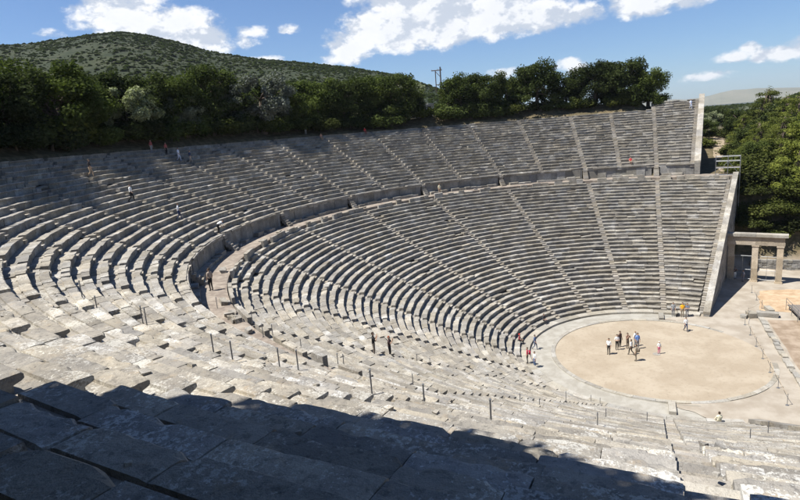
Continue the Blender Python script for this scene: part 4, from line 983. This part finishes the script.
person(11.85, -3.65, .01, 170, 'folded', (.14, .16, .22), (.2, .2, .22), 'person in slate blue at the foot of the far seats, right of the yellow shirt', h=1.66)
person(-.99, 11.8, -.06, 250, 'walk', (.10, .14, .24), (.12, .15, .22), 'thin person in dark blue walking in the channel beside the seated visitors', h=1.68)
x, y, z = seat_at(-1.5, 0, False); person(x, y, z, 270, 'sit', (.25, .04, .05), BLACK, 'person with red headscarf sitting on the lowest seat row', hat=RED)
person(-5.1, 11.9, .17, 100, 'stand', (.35, .03, .06), BLACK, 'person with crimson backpack standing at the left orchestra edge', bag=(.45, .03, .07))
person(-5.45, 11.15, -.06, 130, 'stand', WHITE, DENIM, 'person in white shirt beside the crimson backpack at the orchestra edge')
x, y, z = seat_at(28.5, 0, False); person(x, y, z, 240, 'sit', (.05, .05, .06), (.04, .04, .05), 'person in dark clothes sitting alone on the lowest row left of centre')
person(29.0, -10.95, G0, 200, 'camera', (.06, .06, .07), WHITE, 'person in black top and white trousers standing in the gateway')
person(27.6, -11.7, G0, 120, 'stand', (.30, .30, .33), (.22, .22, .25), 'person in grey standing just in front of the gateway pillar', h=1.62)
x, y = pt(R_(-98.2), 12.9); person(x, y, .17, 20, 'sit', (.72, .68, .50), (.5, .45, .35), 'person in cream top sitting at the near orchestra edge, seen from behind')
x, y, z = on_row(-25.64, 18.17, False); person(x, y, z, 300, 'camera', BLACK, (.18, .15, .12), 'person in black taking a photo, left of the pair on the lower seats', h=1.76)
x, y, z = on_row(-24.37, 18.0, False); person(x, y, z, 280, 'camera', (.05, .03, .03), BLACK, 'person in black with reddish hair, right of the pair on the lower seats', hair=(.2, .06, .03), h=1.66)
x, y = pt(R_(40.9), 40.3); person(x, y, Z_WALK, 220, 'stand', (.66, .60, .42), TAN, 'person in pale yellow standing on the walkway below the far upper tier')
x, y, z = on_row(-16.53, 52.3, True); person(x, y, z, 300, 'walk', (.03, .025, .025), TAN, 'person in black top and tan trousers high on the left upper rows', h=1.8)
x, y, z = on_row(-17.14, 46.95, True); person(x, y, z, 290, 'walk', WHITE, BLACK, 'person in white top and black trousers climbing the left upper rows', h=1.74)
x, y, z = on_row(-15.33, 42.9, True); person(x, y, z, 310, 'walk', (.60, .62, .66), NAVY, 'person in pale top and navy trousers on the lowest left upper rows', h=1.72)
x, y, z = on_row(-13.5, 40.3, True); person(x, y, z, 340, 'bend', WHITE, BLACK, 'person in white bending over at the edge above the walkway wall')
x, y = pt(R_(-39.8), 40.7); person(x, y, Z_WALK, 80, 'stand', (.35, .28, .22), BLACK, 'person in black trousers walking along the shaded walkway', h=1.74)
x, y, z = on_row(-.76, 56.16, True); person(x, y, z, 280, 'walk', (.60, .64, .75), (.55, .58, .68), 'person in pale blue coming down from the top of the left upper rows', h=1.74)
x, y, z = on_row(.3, 55.0, True); person(x, y, z, 290, 'walk', NAVY, (.35, .3, .25), 'person in navy top just right of the pale blue one on the upper rows')
x, y, z = on_row(-1.0, 57.6, True); person(x, y, z, 270, 'stand', (.35, .10, .09), BLACK, 'person in dull red in the shade behind the pale blue one')
x, y, z = on_row(-2.6, 58.4, True); person(x, y, z, 270, 'stand', (.30, .08, .08), GREY, 'person in dark red, farthest left of the group under the floodlights')
x, y, z = seat_at(37.3, 20, True); person(x, y, z, 235, 'sit', RED, (.3, .05, .05), 'person in bright red sitting on the top row before the trees')
x, y, z = seat_at(28.2, 19, True); person(x, y, z, 240, 'sit', (.45, .25, .18), TAN, 'person in tan sitting on the upper rows left of the red one')
x, y, z = on_row(27.0, 53.8, True); person(x, y, z, 240, 'stand', (.55, .55, .56), GREY, 'person in pale grey standing on the top row left of the red one')
x, y, z = seat_at(85.4, 1, True); person(x, y, z, 185, 'sit', (.5, .06, .06), (.3, .2, .15), 'person in red sitting low on the far upper tier')
x, y, z = on_row(58.6, -7.3, True); person(x, y, z+.05, 200, 'walk', (.60, .66, .80), (.45, .5, .62), 'person in pale blue on the stairs by the far upper corner', h=1.72)

# ------------------------------------------------------------------ the air: thin haze that veils the far mountains
mb = MB(); mb.box((0, 0, 150), (19400, 19400, 400)); HZ = mb.build('haze', [], None, kind='stuff', label='thin summer haze over the plain')
hm = bpy.data.materials.new('summer_haze'); hm.use_nodes = True; g_ = N(hm.node_tree); g_.n.clear()
pv = g_.new('ShaderNodeVolumePrincipled'); pv.inputs['Color'].default_value = (.80, .88, 1, 1); pv.inputs['Density'].default_value = .00006; pv.inputs['Anisotropy'].default_value = .2
g_.l.new(pv.outputs[0], g_.new('ShaderNodeOutputMaterial').inputs['Volume']); HZ.data.materials.append(hm)
